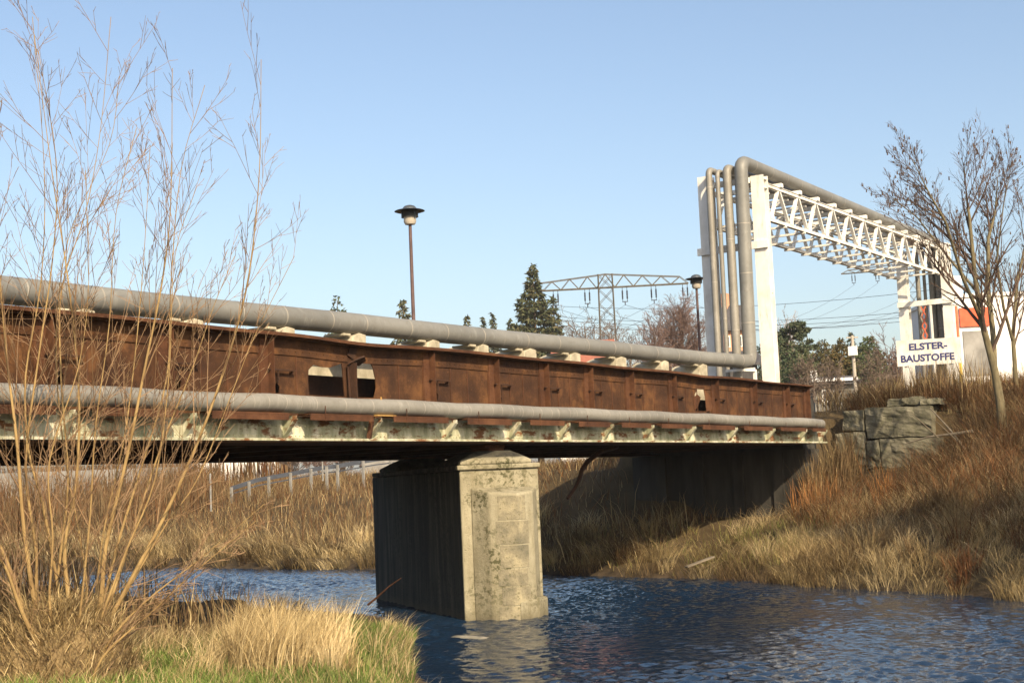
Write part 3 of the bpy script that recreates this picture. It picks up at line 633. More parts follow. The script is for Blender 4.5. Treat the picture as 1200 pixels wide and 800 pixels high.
# ------------------------------------------------------------------ pipes
def pipe_mesh(path, r, seam=.95, n=20, jit=.12, sw=.012):
    """sheet-metal lagged pipe with raised seam rings"""
    mb = MB(); P = [Vector(p) for p in path]; mb.tube(P, r, n)
    mb.k = 1; acc = random.uniform(.2, seam)
    for a, b in zip(P, P[1:]):
        d = (b-a); L = d.length; d.normalize()
        if L < .35: continue
        t = acc
        while t < L-.1:
            c_ = a+d*t; tl = Vector((random.uniform(-1, 1), random.uniform(-1, 1), random.uniform(-1, 1)))*.03
            dd = (d+tl).normalized(); mb.tube([c_-dd*sw, c_+dd*sw], r*1.018, n, False)
            t += seam*random.uniform(1-jit, 1+jit)
        acc = random.uniform(.3, seam)*.7
    mb.k = 0; return mb
def bend(a, b, c_, r, n=6):
    """fillet corner b between a and c_"""
    a, b, c_ = Vector(a), Vector(b), Vector(c_); p = b+(a-b).normalized()*r; q_ = b+(c_-b).normalized()*r
    return [(p*(1-t)**2 + b*2*t*(1-t) + q_*t*t) for t in [i/n for i in range(n+1)]]
def zu(x): return 4.80+(x-11)*.0105
up_r = .168
path = [(-2.5, 13.8, zu(-2.5))] + [(x, 13.8, zu(x)+.008*math.sin(x*.8)) for x in np.arange(0, 33, 2.2)] 
corner1, corner2, corner3 = (33.35, 13.72, 5.06), (33.2, 13.60, 10.02), (51.0, 13.70, 10.12)
path += bend(path[-1], corner1, corner2, .20) + bend(corner1, corner2, corner3, .28) + bend(corner2, corner3, (51.0, 13.7, 4), .28) + [(51.0, 13.7, 4.1)]
o = pipe_mesh(path, up_r, 1.15, 22).build('district_heating_pipe', ['pipe_sheet', 'seam'], None, True)
tag(o, 'thick grey lagged pipe along the bridge top that climbs over the white gantry', 'pipe')
xs = np.arange(-2.5, 35.2, .62)
o = pipe_mesh([(x, 12.5+.006*math.sin(x*3.1)+random.uniform(-.004, .004), 3.476+.008*math.sin(x*2.3)+random.uniform(-.004, .004)) for x in xs], .12, .3, 20, .35, .008).build('water_pipe', ['pipe_sheet_light', 'seam'], None, True)
tag(o, 'thinner grey lagged pipe on brackets along the side of the girder', 'pipe')
for Y_, r, zt, lab in ((13.98, .11, 9.93, 'second thickest upright grey pipe, beside the thick one in the white gantry'), (14.24, .058, 9.90, 'thinnest upright grey pipe in the white gantry'), (14.47, .082, 9.96, 'upright grey pipe next to the shaded left gantry post')):
    c1, c2 = (33.2, Y_, zt-.02), (50.98, Y_, zt+.1)
    pth = [(33.2, Y_+.03, 3.6)] + bend((33.2, Y_, 4), c1, c2, .16) + bend(c1, c2, (50.98, Y_, 4), .16) + [(50.98, Y_, 4.1)]
    tag(pipe_mesh(pth, r, 2.4, 16).build('heating_pipe', ['pipe_sheet_light', 'seam'], None, True), lab, 'pipe', 'thin pipes in the gantry')
# saddles
SX = [6.6, 8.5, 10.36, 12.22, 14.09, 15.98, 17.68, 19.68, 21.19, 22.78, 24.47, 26.4, 28.45, 30.45]
for i, x in enumerate(SX):
    zb = zu(x)-.145; mb = MB(); wv_ = random.uniform(.19, .25)
    mb.extr([(x-wv_, 13.68, 4.467), (x+wv_, 13.68, 4.467), (x+wv_, 13.68, zb-.02), (x+wv_*.2, 13.68, zb), (x-wv_*.7, 13.68, zb-.06)], (0, .72, 0))
    mb.box((x-wv_-.14, 13.7, zb-.06), (x-wv_*.8, 14.1, zb-.02))
    o = mb.build('pipe_saddle', 'cream', None, bevel=.012)
    tag(o, 'cream concrete block holding the thick upper pipe clear of the rusty girder', 'pipe support', 'concrete blocks under the upper pipe')
mb = MB(); mb.bar((32.35, 13.45, 4.78), (33.0, 13.45, 4.80), .05, .05); mb.bar((32.95, 13.45, 4.2), (32.95, 13.45, 4.775), .07, .07); mb.bar((32.95, 13.45, 4.84), (32.95, 14.2, 4.84), .06, .06)
tag(mb.build('pipe_trestle', 'white_paint'), 'small white steel trestle under the pipe elbow at the gantry foot', 'pipe support')

# ------------------------------------------------------------------ white gantry
gan = empty('pipe_gantry', (42, 14.2, 4), 'white steel lattice gantry carrying pipes over the road at the bridge end', 'gantry')
def hpost(x, y, z0, z1, w=.34, d=.30, tf=.022):
    mb = MB(); mb.box((x-d/2, y-w/2, z0), (x-d/2+tf, y+w/2, z1)); mb.box((x+d/2-tf, y-w/2, z0), (x+d/2, y+w/2, z1)); mb.box((x-d/2+tf+.001, y-.008, z0), (x+d/2-tf-.001, y+.008, z1))
    for zz_ in (z1-.32, z1-.10): mb.box((x-d/2+tf+.002, y-w/2+.01, zz_), (x+d/2-tf-.002, y-.009, zz_+.015))
    return mb
for x, y, z0, z1 in ((33.75, 13.36, 3.0, 9.70), (33.75, 14.80, 3.0, 9.88), (50.5, 13.33, 3.8, 10.0), (50.5, 14.86, 3.8, 9.9)):
    hpost(x, y, z0, z1).build('post', 'white_paint', gan)
def zt_(x): return 9.60+(x-34)*.0150
def zb_(x): return 8.72+(x-34)*.0130
xa, xb = 33.95, 50.3
for yy in (13.5, 15.0):
    mb = MB(); mb.bar((xa, yy, zt_(xa)), (xb, yy, zt_(xb)), .11, .09); mb.bar((xa, yy-.062, zt_(xa)+.043), (xb, yy-.062, zt_(xb)+.043), .03, .012); mb.build('top_chord', 'white_paint', gan)
    mb = MB(); mb.bar((xa, yy, zb_(xa)), (xb, yy, zb_(xb)), .12, .08); mb.build('bottom_chord', 'white_paint', gan)
pn = [34.0+1.37*i for i in range(13)]
for yy in (13.5, 15.0):
    for i in range(12):
        xm = (pn[i]+pn[i+1])/2
        if xm > xb: break
        for p, q_ in (((pn[i]+.05 if i else 34.1), xm), (pn[i+1]-.06, xm)):
            p = min(p, 50.25); mb = MB(); mb.bar((p, yy, zt_(p)-.047), (q_ + (.07 if p > q_ else -.07), yy, zb_(q_)+.042), .06, .085, (0, 1, 0)); mb.build('diagonal', 'white_paint', gan)
for i in range(13):
    x = 34.25+i*1.37
    if x > 50.2: break
    mb = MB(); mb.bar((x, 13.42, zb_(x)-.075), (x, 15.08, zb_(x)-.075), .07, .055); mb.build('bottom_tie', 'white_paint', gan)
for i in range(13):
    x = pn[i]
    if x > 50.2: break
    mb = MB(); mb.bar((x, 13.38, zt_(x)+.10), (x, 15.1, zt_(x)+.10), .16, .10); mb.build('top_tie', 'white_paint', gan)
for i in range(12):
    x = 34.9+i*1.33
    if x > 50: break
    mb = MB(); mb.bar((x, 13.56, zt_(x)-.14), (x, 14.94, zt_(x)-.14), .05, .05); mb.build('pipe_roller', 'white_paint', gan)
for i in range(1, 12):
    x = (pn[i]+pn[i-1])/2; mb = MB(); mb.box((x-.13, 13.432, zb_(x)+.02), (x+.13, 13.438, zb_(x)+.20)); mb.build('gusset_plate', 'white_paint', gan)
for x, z in ((33.56, 7.95), (50.31, 7.98)):
    mb = MB(); mb.box((x-.03, 13.15, z-.09), (x+.03, 15.05, z+.09)); mb.build('cross_bar', 'white_paint', gan)
mb = MB(); mb.box((33.48, 13.54, 9.52), (33.58, 14.6, 9.66)); mb.build('head_beam', 'white_paint', gan)
# ladder-like orange brace and dark panel in the far frame
mb = MB()
for k in range(5):
    za = 6.2+k*.34; mb.bar((50.75, 14.20, za), (50.75, 14.36, za+.34), .02, .04); mb.bar((50.77, 14.36, za), (50.77, 14.20, za+.34), .02, .04)
mb.build('lattice_brace', 'orange_paint', gan)
mb = MB(); mb.box((50.28, 13.86, 4.2), (50.33, 13.93, 7.88)); mb.build('ladder_rail', 'white_paint', gan)

# ------------------------------------------------------------------ street lamps
def lamp(x, y, z0, z1, label):
    e = empty('street_lamp', (x, y, z0), label, 'street lamp', 'street lamps on the bridge')
    mb = MB(); mb.tube([(x, y, z0), (x, y, z0+1.6), (x, y, z1)], [.055, .045, .036], 10); mb.build('pole', 'lamp_pole', e, True)
    mb = MB(); mb.lathe([(.06, z1-.01), (.11, z1), (.135, z1+.05), (.14, z1+.16)], 20, (x, y, 0)); mb.build('glass_bowl', 'lamp_glass', e, True)
    mb = MB()
    for k in range(4): zz_ = z1+.165+k*.03; mb.lathe([(.15, zz_), (.185, zz_-.008), (.187, zz_), (.15, zz_+.008)], 20, (x, y, 0))
    for k in range(3): t = k*2*PI/3+.3; mb.box((x+.165*math.cos(t)-.012, y+.165*math.sin(t)-.012, z1+.13), (x+.165*math.cos(t)+.012, y+.165*math.sin(t)+.012, z1+.29))
    mb.build('louvre', 'lamp_metal', e, True)
    mb = MB(); mb.lathe([(.10, z1+.285), (.30, z1+.28), (.33, z1+.29), (.30, z1+.305), (.17, z1+.315)], 28, (x, y, 0)); mb.build('brim', 'lamp_metal', e, True)
    mb = MB(); mb.lathe([(.165, z1+.316), (.15, z1+.36), (.11, z1+.40), (.05, z1+.42), (.005, z1+.425)], 20, (x, y, 0)); mb.build('dome_cap', 'lamp_metal', e, True)
    return e
lamp(25.2, 18.0, 3.3, 7.97, 'taller looking street lamp standing alone above the middle of the bridge')
lamp(39.9, 18.0, 3.4, 7.94, 'street lamp beside the white gantry, under the pylon arm')

# ------------------------------------------------------------------ stone wall on the right bank
sw = empty('stone_wall', (37.6, 11.4, 2), 'mossy wall of big grey stone blocks on the right bank beside the bridge', 'wall')
def block(x0, y0, z0, x1, y1, z1, name='block'):
    bm = bmesh.new(); bmesh.ops.create_cube(bm, size=1); sk = [random.uniform(-.05, .05) for _ in range(6)]
    bmesh.ops.subdivide_edges(bm, edges=bm.edges[:], cuts=11, use_grid_fill=True)
    for v in bm.verts:
        u = v.co.copy(); rnd = 1-.10*max(0, abs(u.y)*2-.8)-.10*max(0, abs(u.z)*2-.8)
        P = Vector(((x0+x1)/2+u.x*(x1-x0)*rnd, (y0+y1)/2+u.y*(y1-y0)+sk[0]*u.z, (z0+z1)/2+u.z*(z1-z0)+sk[1]*u.y))
        P.x += .09*mnoise.noise(P*2.1)+.05*mnoise.noise(P*6)+.02*mnoise.noise(P*17)+sk[2]*u.y; P.y += .04*mnoise.noise(P*4+Vector((9, 0, 0))); P.z += .035*mnoise.noise(P*4+Vector((0, 7, 0))); v.co = P
    me = bpy.data.meshes.new(name); bm.to_mesh(me); bm.free(); me.materials.append(M['wall_stone'])
    o = bpy.data.objects.new(name, me); COL.objects.link(o); o.parent = sw; o.matrix_parent_inverse = Matrix.Translation(-sw.location)
block(37.30, 12.28, 3.33, 38.2, 12.86, 3.86); block(37.36, 10.52, 3.09, 38.2, 12.22, 3.88)
block(37.26, 12.27, 2.42, 38.2, 13.05, 3.28); block(37.30, 11.9, 2.35, 38.2, 12.24, 3.04); block(37.34, 10.3, 2.1, 38.2, 11.86, 3.05)
block(37.34, 12.25, 1.5, 38.2, 13.0, 2.38); block(37.33, 10.6, 1.5, 38.2, 12.2, 2.30)
block(37.75, 10.85, 3.92, 38.5, 11.75, 4.12, 'cap_stone'); block(37.5, 10.35, 3.90, 38.3, 10.8, 4.05, 'cap_stone')

# ------------------------------------------------------------------ sign
d_ = Vector((47.44-46.91, 12.28-14.17, 0)).normalized(); nrm = Vector((-d_.y*-1, d_.x*-1, 0))
nrm = Vector((d_.y, -d_.x, 0)); p0 = Vector((46.91, 14.17, 5.60)); sign = empty('company_sign', (47.2, 13.2, 4.2), 'white board on legs reading ELSTER-BAUSTOFFE in dark blue', 'sign')
mb = MB(); a, b = p0, p0+d_*2.02; mb.bar(a+Vector((0, 0, .41)), b+Vector((0, 0, .41)), .05, .84); mb.build('board', 'sign_white', sign)
for t in (.28, 1.68):
    c_ = p0+d_*t - nrm*.06; mb = MB(); mb.box((c_.x-.04, c_.y-.05, 3.9), (c_.x+.04, c_.y+.05, 6.3)); mb.build('leg', 'white_paint', sign)
def text(body, width, caph, base, offs):
    cu = bpy.data.curves.new('t', 'FONT'); cu.body = body; cu.extrude = .004; cu.offset = .034; cu.resolution_u = 3
    ob = bpy.data.objects.new('t', cu); COL.objects.link(ob); bpy.context.view_layer.update()
    me = bpy.data.meshes.new_from_object(ob.evaluated_get(bpy.context.evaluated_depsgraph_get())); COL.objects.unlink(ob)
    xs_ = [v.co.x for v in me.vertices]; ys_ = [v.co.y for v in me.vertices]; x0, x1, y0, y1 = min(xs_), max(xs_), min(ys_), max(ys_)
    for v in me.vertices:
        u = (v.co.x-x0)/(x1-x0)*width; h_ = (v.co.y-y0)/(y1-y0)*caph
        P = base + d_*(offs+u) + Vector((0, 0, h_)) + nrm*(.030+v.co.z); v.co = P
    me.materials.clear(); me.materials.append(M['navy']); o = bpy.data.objects.new('lettering', me); COL.objects.link(o)
    o.parent = sign; o.matrix_parent_inverse = Matrix.Translation(-sign.location)
text('ELSTER-', 1.20, .23, p0+Vector((0, 0, .49)), .40)
text('BAUSTOFFE', 1.68, .24, p0+Vector((0, 0, .11)), .12)

# ------------------------------------------------------------------ bare trees
def limb(P, d, L, r0_, r1_, n=5, wig=.08, lift=0.0):
    """bent limb: points and radii"""
    pts = [Vector(P)]; d = Vector(d).normalized(); rad = [r0_]
    for i in range(n):
        d = (d + Vector((random.gauss(0, wig), random.gauss(0, wig), random.gauss(0, wig)+lift))).normalized()
        pts.append(pts[-1]+d*(L/n)); rad.append(r0_+(r1_-r0_)*(i+1)/n)
    return pts, rad
def spray(mb, pts, rad, lev, maxlev, cnt, ang, lr, rmin, wig, lift, sides, t0=.25, store=None, tp=.6):
    L = sum((b-a).length for a, b in zip(pts, pts[1:]))
    for k in range(cnt[lev]):
        t = t0+(1-t0)*(k+random.random())/cnt[lev]; f = t*(len(pts)-1); i = min(int(f), len(pts)-2); u = f-i
        p = pts[i].lerp(pts[i+1], u); d = (pts[i+1]-pts[i]).normalized(); r = (rad[i]*(1-u)+rad[i+1]*u)
        o = d.orthogonal().normalized(); o.rotate(Matrix.Rotation(random.uniform(0, 2*PI), 3, d)); a = R(random.uniform(*ang))
        nd = d*math.cos(a)+o*math.sin(a); l_ = L*lr[lev]*random.uniform(.6, 1.15)*(1.15-tp*t); r_ = max(rmin, r*.62)
        P2, R2 = limb(p, nd, l_, r_, max(rmin*.6, r_*.3), 4 if lev else 5, wig, lift); mb.tube(P2, R2, sides[min(lev, len(sides)-1)], False)
        if store is not None and lev+1 >= maxlev: store.append(P2[-1])
        if lev+1 < maxlev: spray(mb, P2, R2, lev+1, maxlev, cnt, ang, lr, rmin, wig, lift, sides, .2, store, tp)
# right hand tree on the bank
def right_tree(stems, base, label, seed, nsub=(16, 9, 6)):
    random.seed(seed); e = empty('bare_tree', base, label, 'tree'); tr = MB(); br = MB(); ends = []
    for st in stems:
        P = [Vector(p) for p, r in st]; Rr = [r*.68 for p, r in st]; tr.tube(P, Rr, 9)
        # resample for spraying
        Q_ = []; RR = []
        for i in range(len(P)-1):
            for u in (0, .5): Q_.append(P[i].lerp(P[i+1], u)); RR.append(Rr[i]*(1-u)+Rr[i+1]*u)
        Q_.append(P[-1]); RR.append(Rr[-1]); spray(br, Q_, RR, 0, 3, nsub, (18, 42), (.36, .5, .5), .0036, .06, .06, (5, 4, 3), .30, ends)
    for p in ends[::9]:
        br.tube([p, p-Vector((0, 0, random.uniform(.04, .09)))], [.012, .016], 4)
    tr.build('trunk', 'tree_bark', e, True); br.build('crown', 'tree_twig', e, False); return e
TD = 35.0
def st(pix, D=TD): return [(at(px, py, D+dd), r) for px, py, dd, r in pix]
base = at(1176, 512, TD); base.z = hz(base.x, base.y)-.1
right_tree([[(base, .17)]+st([(1172, 470, 0, .15), (1165, 432, 0, .125), (1150, 375, -.2, .10), (1142, 320, -.3, .075), (1136, 255, -.5, .055), (1133, 235, -.5, .03), (1130, 195, -.4, .008)]),
            [(at(1165, 432, TD), .11)]+st([(1164, 395, .3, .095), (1158, 340, .5, .08), (1158, 280, .7, .06), (1166, 250, .9, .035), (1170, 200, 1.2, .008)]),
            [(at(1150, 375, TD-.2), .07)]+st([(1128, 325, -1, .055), (1108, 260, -1.6, .042), (1088, 225, -2.0, .026), (1068, 185, -2.3, .007)]),
            [(at(1160, 360, TD+.4), .06)]+st([(1110, 300, 1.2, .04), (1075, 255, 1.6, .026), (1046, 232, 2.0, .008)])
            ], base, 'bare brown tree on the right bank in front of the white building', 5)
base2 = at(1192, 480, 37.5); base2.z = hz(base2.x, base2.y)-.1
right_tree([[(base2, .10)]+st([(1190, 440, 0, .085), (1187, 395, 0, .07), (1192, 330, .3, .055), (1203, 280, .4, .035), (1210, 225, .6, .008)], 37.5),
            [(at(1187, 400, 37.5), .06)]+st([(1176, 360, -.4, .05), (1168, 305, -.8, .035), (1176, 240, -1, .02), (1186, 190, -1, .007)], 37.5)], base2, 'dark slender bare tree at the right edge of the picture', 6, (12, 7, 5))
def bank_spruce():
    e = conifer(1500, -150, 22, 170, 'dense dark spruce at the waterside right of the picture, shading the bank', None, 77, 1.6)
    dx, dy = 18.6-e.location.x, -4.6-e.location.y
    e.scale = (1.5,)*3; e.location.x += dx; e.location.y += dy; e.location.z = hz(18.6, -4.6)
# fallen branches on the bank
random.seed(3)
for (pa, pb, D1, D2, lab) in (((1090, 478), (1158, 560), 36, 33.5, 'pale fallen branch slanting down the right bank below the stone wall'), ((1060, 520), (1140, 505), 35.2, 34.6, 'thin dead branch lying across the brambles left of the bare tree')):
    mb = MB(); a = at(*pa, D1); b = at(*pb, D2); mb.tube([a, a.lerp(b, .35)+Vector((0, 0, .06)), a.lerp(b, .7)+Vector((0, 0, .02)), b], [.012, .022, .03, .034], 6); 
    P2 = a.lerp(b, .5); mb.tube([P2, P2+Vector((-.5, .2, .35)), P2+Vector((-.9, .3, .55))], [.018, .012, .006], 5)
    tag(mb.build('fallen_branch', 'dead_wood', None, True), lab, 'branch')

# ------------------------------------------------------------------ willow
random.seed(21)
WD = 14.4
wb = at(85, 735, WD); wil = empty('willow_bush', (wb.x, wb.y, hz(wb.x, wb.y)), 'many stemmed golden willow on the near left bank in front of the bridge', 'willow')
WST = [  # pixel polylines of the main stems, depth offsets, radius
 ([(28, 715), (5, 650), (-25, 590), (-50, 480), (-62, 330)], -.2, .050),
 ([(24, 712), (8, 668), (-8, 640), (-40, 560)], -.5, .04),
 ([(42, 712), (28, 620), (20, 520), (8, 420), (-2, 300), (-8, 180)], 0, .048),
 ([(44, 708), (42, 640), (30, 545), (45, 420), (62, 300), (66, 190), (45, 60)], .3, .036),
 ([(70, 700), (50, 590), (34, 530), (30, 440), (48, 330), (52, 200), (38, 20)], .5, .034),
 ([(80, 700), (76, 640), (90, 560), (92, 450), (80, 330), (62, 210), (40, 40)], -.1, .042),
 ([(66, 702), (72, 640), (80, 560), (72, 450), (72, 340), (100, 250), (118, 150), (130, 20)], .6, .030),
 ([(102, 695), (92, 620), (74, 520), (66, 400), (80, 280), (128, 170), (140, 90)], .9, .024),
 ([(118, 705), (124, 640), (150, 530), (172, 420), (190, 330), (200, 240), (202, 80)], -.2, .046),
 ([(112, 700), (122, 620), (146, 510), (160, 400), (170, 280), (176, 170)], .4, .028),
 ([(122, 700), (140, 630), (168, 540), (196, 440), (200, 340), (212, 200), (240, 100)], .7, .034),
 ([(130, 702), (160, 610), (190, 520), (226, 430), (250, 360), (275, 300)], .2, .030),
 ([(125, 706), (150, 640), (182, 560), (198, 440), (205, 300), (230, 220)], -.4, .026),
 ([(142, 700), (190, 610), (235, 510), (270, 410), (292, 320), (304, 200), (306, 70)], 0, .042),
 ([(150, 690), (196, 612), (232, 560), (272, 460), (300, 390), (345, 300)], .5, .022),
 ([(96, 700), (106, 600), (112, 500), (128, 380), (136, 250), (160, 150)], -.5, .022),
 ([(128, 752), (170, 705), (240, 650), (310, 590)], -.6, .030),
 ([(120, 770), (180, 715), (228, 670), (300, 610)], -.9, .026),
 ([(58, 705), (62, 630), (58, 540), (92, 430), (104, 330), (100, 200)], -.4, .024)]
def catmull(P, k=4):
    out = []; Q_ = [P[0]*2-P[1]]+P+[P[-1]*2-P[-2]]
    for i in range(1, len(Q_)-2):
        for s_ in range(k):
            t = s_/k; a, b, c_, d = Q_[i-1], Q_[i], Q_[i+1], Q_[i+2]
            out.append((b*2+(c_-a)*t+(a*2-b*5+c_*4-d)*t*t+(b*3-a-c_*3+d)*t**3)*.5)
    return out+[P[-1]]
rr_w = .72
for pix, do, r in WST:
    pix = [(pix[0][0]+(80-pix[0][0])*.45, pix[0][1]+55)]+list(pix); n = len(pix); P = catmull([at(px, py, WD+do*(1-.3*i/n)+do*.9*i/n) for i, (px, py) in enumerate(pix)])
    m_ = len(P); rad = [max(.0032, rr_w*r*(1-.93*(i/(m_-1))**.62)) for i in range(m_)]
    mb = MB(); mb.tube(P, rad, 8); stm = mb.build('stem', 'willow_bark', wil, True)
    tw = MB(); long_ = n > 4
    spray(tw, P, [min(x, .012) for x in rad], 0, 3, (12, 4, 2) if long_ else (6, 3, 1), (14, 36), (.24, .5, .4), .003, .03, .035, (4, 3, 3), .24)
    if long_: spray(tw, P, [min(x, .008) for x in rad], 0, 2, (12, 4), (16, 62), (.15, .5), .0027, .045, .03, (3, 3), .07)
    sub(stm, tw.build('twigs', 'willow_twig'))
# root stool: matted mound
mb = MB(); c_ = at(76, 740, WD); gz = hz(c_.x, c_.y); n1, n2 = 26, 10; vs = []; c_ = c_ - Vector((fw.x, fw.y, 0))*.22
rr = Vector((rt.x, rt.y, 0)).normalized(); ff = Vector((fw.x, fw.y, 0)).normalized()
for i in range(n2+1):
    ph = i/n2*PI/2
    for k in range(n1):
        t = 2*PI*k/n1; q_ = rr*math.cos(t)*.74*math.cos(ph*.97) + ff*math.sin(t)*.55*math.cos(ph*.97); zz_ = .76*math.sin(ph)
        nn = mnoise.noise(Vector((q_.x*3, q_.y*3, zz_*3+5)))*.16
        vs.append((c_.x+q_.x*(1+nn), c_.y+q_.y*(1+nn), gz-.1+zz_*(1+nn)))
mb.add(vs, [(i*n1+k, i*n1+(k+1) % n1, (i+1)*n1+(k+1) % n1, (i+1)*n1+k) for i in range(n2) for k in range(n1)])
mb.build('root_stool', 'straw_mat', wil, 'all')
V0 = np.array(vs); V0 = V0[V0[:, 2] < gz+.64]; sel = rng.integers(0, len(V0), 14000); pts = V0[sel]+rng.normal(0, .05, (14000, 3)); 
out = pts[:, :2]-np.array([c_.x, c_.y]); azm = np.arctan2(out[:, 1], out[:, 0])+rng.normal(0, 1.1, 14000)
hh = rng.uniform(.06, .26, 14000)
Vb = blades(pts, hh*rng.choice([-1, 1], 14000, p=[.6, .4]), rng.uniform(.005, .01, 14000), rng.uniform(.4, 1.7, 14000), azm, pal(14000, BROWN+STRAW, [.6, .3, 2, 4, 4, 5, 2, 4])*1.15)
o = npmesh('matted_straw', *Vb, 'blade', wil); o['kind'] = 'stuff'

# ------------------------------------------------------------------ distant trees
def conifer(px, ptop, D, wpx, label, group, seed, dens=1.0, tone=(1, 1, 1), gap=.0, power=.9):
    r_ = np.random.default_rng(seed); top = at(px, ptop, D); gz_ = hz(top.x, top.y); Ht = top.z-gz_; Wd = wpx/FPX*D/2
    e = empty('conifer_tree', (top.x, top.y, gz_), label, 'tree', group)
    mb = MB(); mb.tube([(top.x, top.y, gz_-.3), (top.x, top.y, gz_+Ht*.5), (top.x, top.y, gz_+Ht*.98)], [Ht*.018, Ht*.011, .02], 7); mb.build('trunk', 'far_bark', e, True)
    Wd *= 1.9; Vs, Cs = [], []; asym = r_.uniform(0, 2*PI); nt = int(26+10*dens); ts_ = np.linspace(.16, .985, nt)
    base_c = np.array([[.045, .058, .030], [.060, .074, .036], [.080, .088, .044], [.095, .088, .046]])
    for t in ts_:
        nbr = int(7+6*(1-t)*min(dens, 1.5)); a0 = r_.uniform(0, 2*PI); tw_ = r_.uniform(.8, 1.12)
        for b_ in range(nbr):
            if r_.random() < gap+.06: continue
            a = a0+2*PI*b_/nbr+r_.normal(0, .2); L = (Wd*(1-t)**power*tw_*r_.uniform(.7, 1.1)*(1+.15*math.cos(a-asym))+.10); z0 = gz_+Ht*(t+r_.normal(0, .008))
            k = max(6, int((16*L/Wd+8*L)*max(1, dens))); f = np.sqrt(r_.random(k)); s_ = np.clip(Ht*.0125*r_.uniform(.6, 1.5, k), .08, .34)
            rr_ = L*f; dz = -.28*rr_ + .20*rr_*f*f + r_.normal(0, .05, k); sp_ = r_.normal(0, .13, k)*L*(.35+.65*f)
            p = np.stack([top.x+math.cos(a)*rr_-math.sin(a)*sp_, top.y+math.sin(a)*rr_+math.cos(a)*sp_, z0+dz], 1)
            d1 = r_.normal(0, .6, (k, 3)); d1[:, 0] += math.cos(a)*.7; d1[:, 1] += math.sin(a)*.7; d1[:, 2] -= .55; d1 /= np.linalg.norm(d1, axis=1)[:, None]
            d2 = np.cross(d1, r_.normal(0, 1, (k, 3))); d2 /= np.linalg.norm(d2, axis=1)[:, None]
            Vs.append(np.stack([p-d2*(s_*.42)[:, None], p+d2*(s_*.42)[:, None], p+d1*(s_*1.5)[:, None]], 1).reshape(-1, 3))
            Cs.append(np.repeat(base_c[r_.integers(0, 4, k)]*np.array(tone)*r_.uniform(.8, 1.25, (k, 1)), 3, 0))
    V = np.concatenate(Vs); C = np.concatenate(Cs); F = np.arange(len(V)).reshape(-1, 3)
    o = npmesh('crown', np.array(V), np.zeros((0, 4), int), np.array(F), np.array(C), 'needles', e); return e
def pine(px, ptop, D, wpx, label, group, seed, tone=(1, 1, 1)):
    r_ = np.random.default_rng(seed); top = at(px, ptop, D); gz_ = hz(top.x, top.y); Ht = top.z-gz_; Wd = wpx/FPX*D/2
    e = empty('pine_tree', (top.x, top.y, gz_), label, 'tree', group); mb = MB(); mb.tube([(top.x, top.y, gz_-.3), (top.x+.2, top.y, gz_+Ht*.6), (top.x, top.y, gz_+Ht*.95)], [Ht*.02, Ht*.013, .03], 7)
    V = []; F = []; C = []
    for k in range(22):
        t = r_.uniform(.35, 1); a = r_.uniform(0, 2*PI); rad = Wd*math.sin(PI*min(1, .25+(1-t)*1.1))*r_.uniform(.3, .95); c0 = np.array([top.x+math.cos(a)*rad, top.y+math.sin(a)*rad, gz_+Ht*t-.15*Ht*(t > .9)*0])
        mb.tube([(top.x, top.y, c0[2]-rad*.3), tuple(c0)], [.07, .03], 5); sz = Wd*r_.uniform(.25, .5)
        for j in range(260):
            d = r_.normal(0, 1, 3); d /= np.linalg.norm(d); p = c0+d*np.array([sz, sz, sz*.5])*r_.random()**.4; s_ = Ht*.014*r_.uniform(.6, 1.4)
            d1 = r_.normal(0, 1, 3); d1 /= np.linalg.norm(d1); d2 = r_.normal(0, 1, 3); d2 -= d1*d2.dot(d1); d2 /= np.linalg.norm(d2); o_ = len(V)
            V += [p-d2*s_*.5, p+d2*s_*.5, p+d1*s_*1.3]; F.append((o_, o_+1, o_+2)); cc = np.array([[.05, .066, .036], [.07, .084, .044], [.09, .095, .05]][r_.integers(0, 3)])*np.array(tone)*r_.uniform(.8, 1.2); C += [cc]*3
    mb.build('trunk', 'far_bark', e, True); npmesh('crown', np.array(V), np.zeros((0, 4), int), np.array(F), np.array(C), 'needles', e)
def broadleaf(px, ptop, D, wpx, label, group, seed, mat='red_twig', cnt=(9, 6, 5), rm=.015, spread=(20, 55), leaves=0, ltint=None):
    random.seed(seed); top = at(px, ptop, D); gz_ = hz(top.x, top.y); Ht = top.z-gz_; Wd = wpx/FPX*D/2
    e = empty('bare_tree', (top.x, top.y, gz_), label, 'tree', group); tr = MB(); br = MB(); ends = []
    P, Rr = limb((top.x, top.y, gz_-.2), (0, 0, 1), Ht*.42, Ht*.024, Ht*.016, 4, .03, .05); tr.tube(P, Rr, 7); nl = 9
    for k in range(nl):
        a = 2*PI*k/nl+random.uniform(-.3, .3); tilt = random.uniform(.15, 1.0) if k else 0; tgt = Vector((top.x+math.cos(a)*Wd*.8*tilt, top.y+math.sin(a)*Wd*.8*tilt, gz_+Ht*(.97-.30*tilt*tilt)))
        p0_ = P[random.choice((2, 3, 4))]; mid_ = p0_.lerp(tgt, .5)+Vector((math.cos(a), math.sin(a), 0))*Wd*.16*tilt
        Pl = [p0_, p0_.lerp(mid_, .5), mid_, mid_.lerp(tgt, .5)+Vector((0, 0, Ht*.012)), tgt]; Rl = [Ht*.012, Ht*.010, Ht*.008, Ht*.005, Ht*.002]; tr.tube(Pl, Rl, 5)
        spray(br, Pl, Rl, 0, 3, cnt, spread, (.42, .5, .45), rm, .08, .05, (3, 3, 3), .22, ends, .5)
    tr.build('trunk', 'far_bark', e, True); br.build('crown', mat, e); return e
bank_spruce()
G1 = 'conifers beyond the bridge'
conifer(624, 310, 150, 84, 'tallest spruce beyond the bridge, left of the pylon', G1, 1, 2.2, (1.1, 1.05, 1.0))
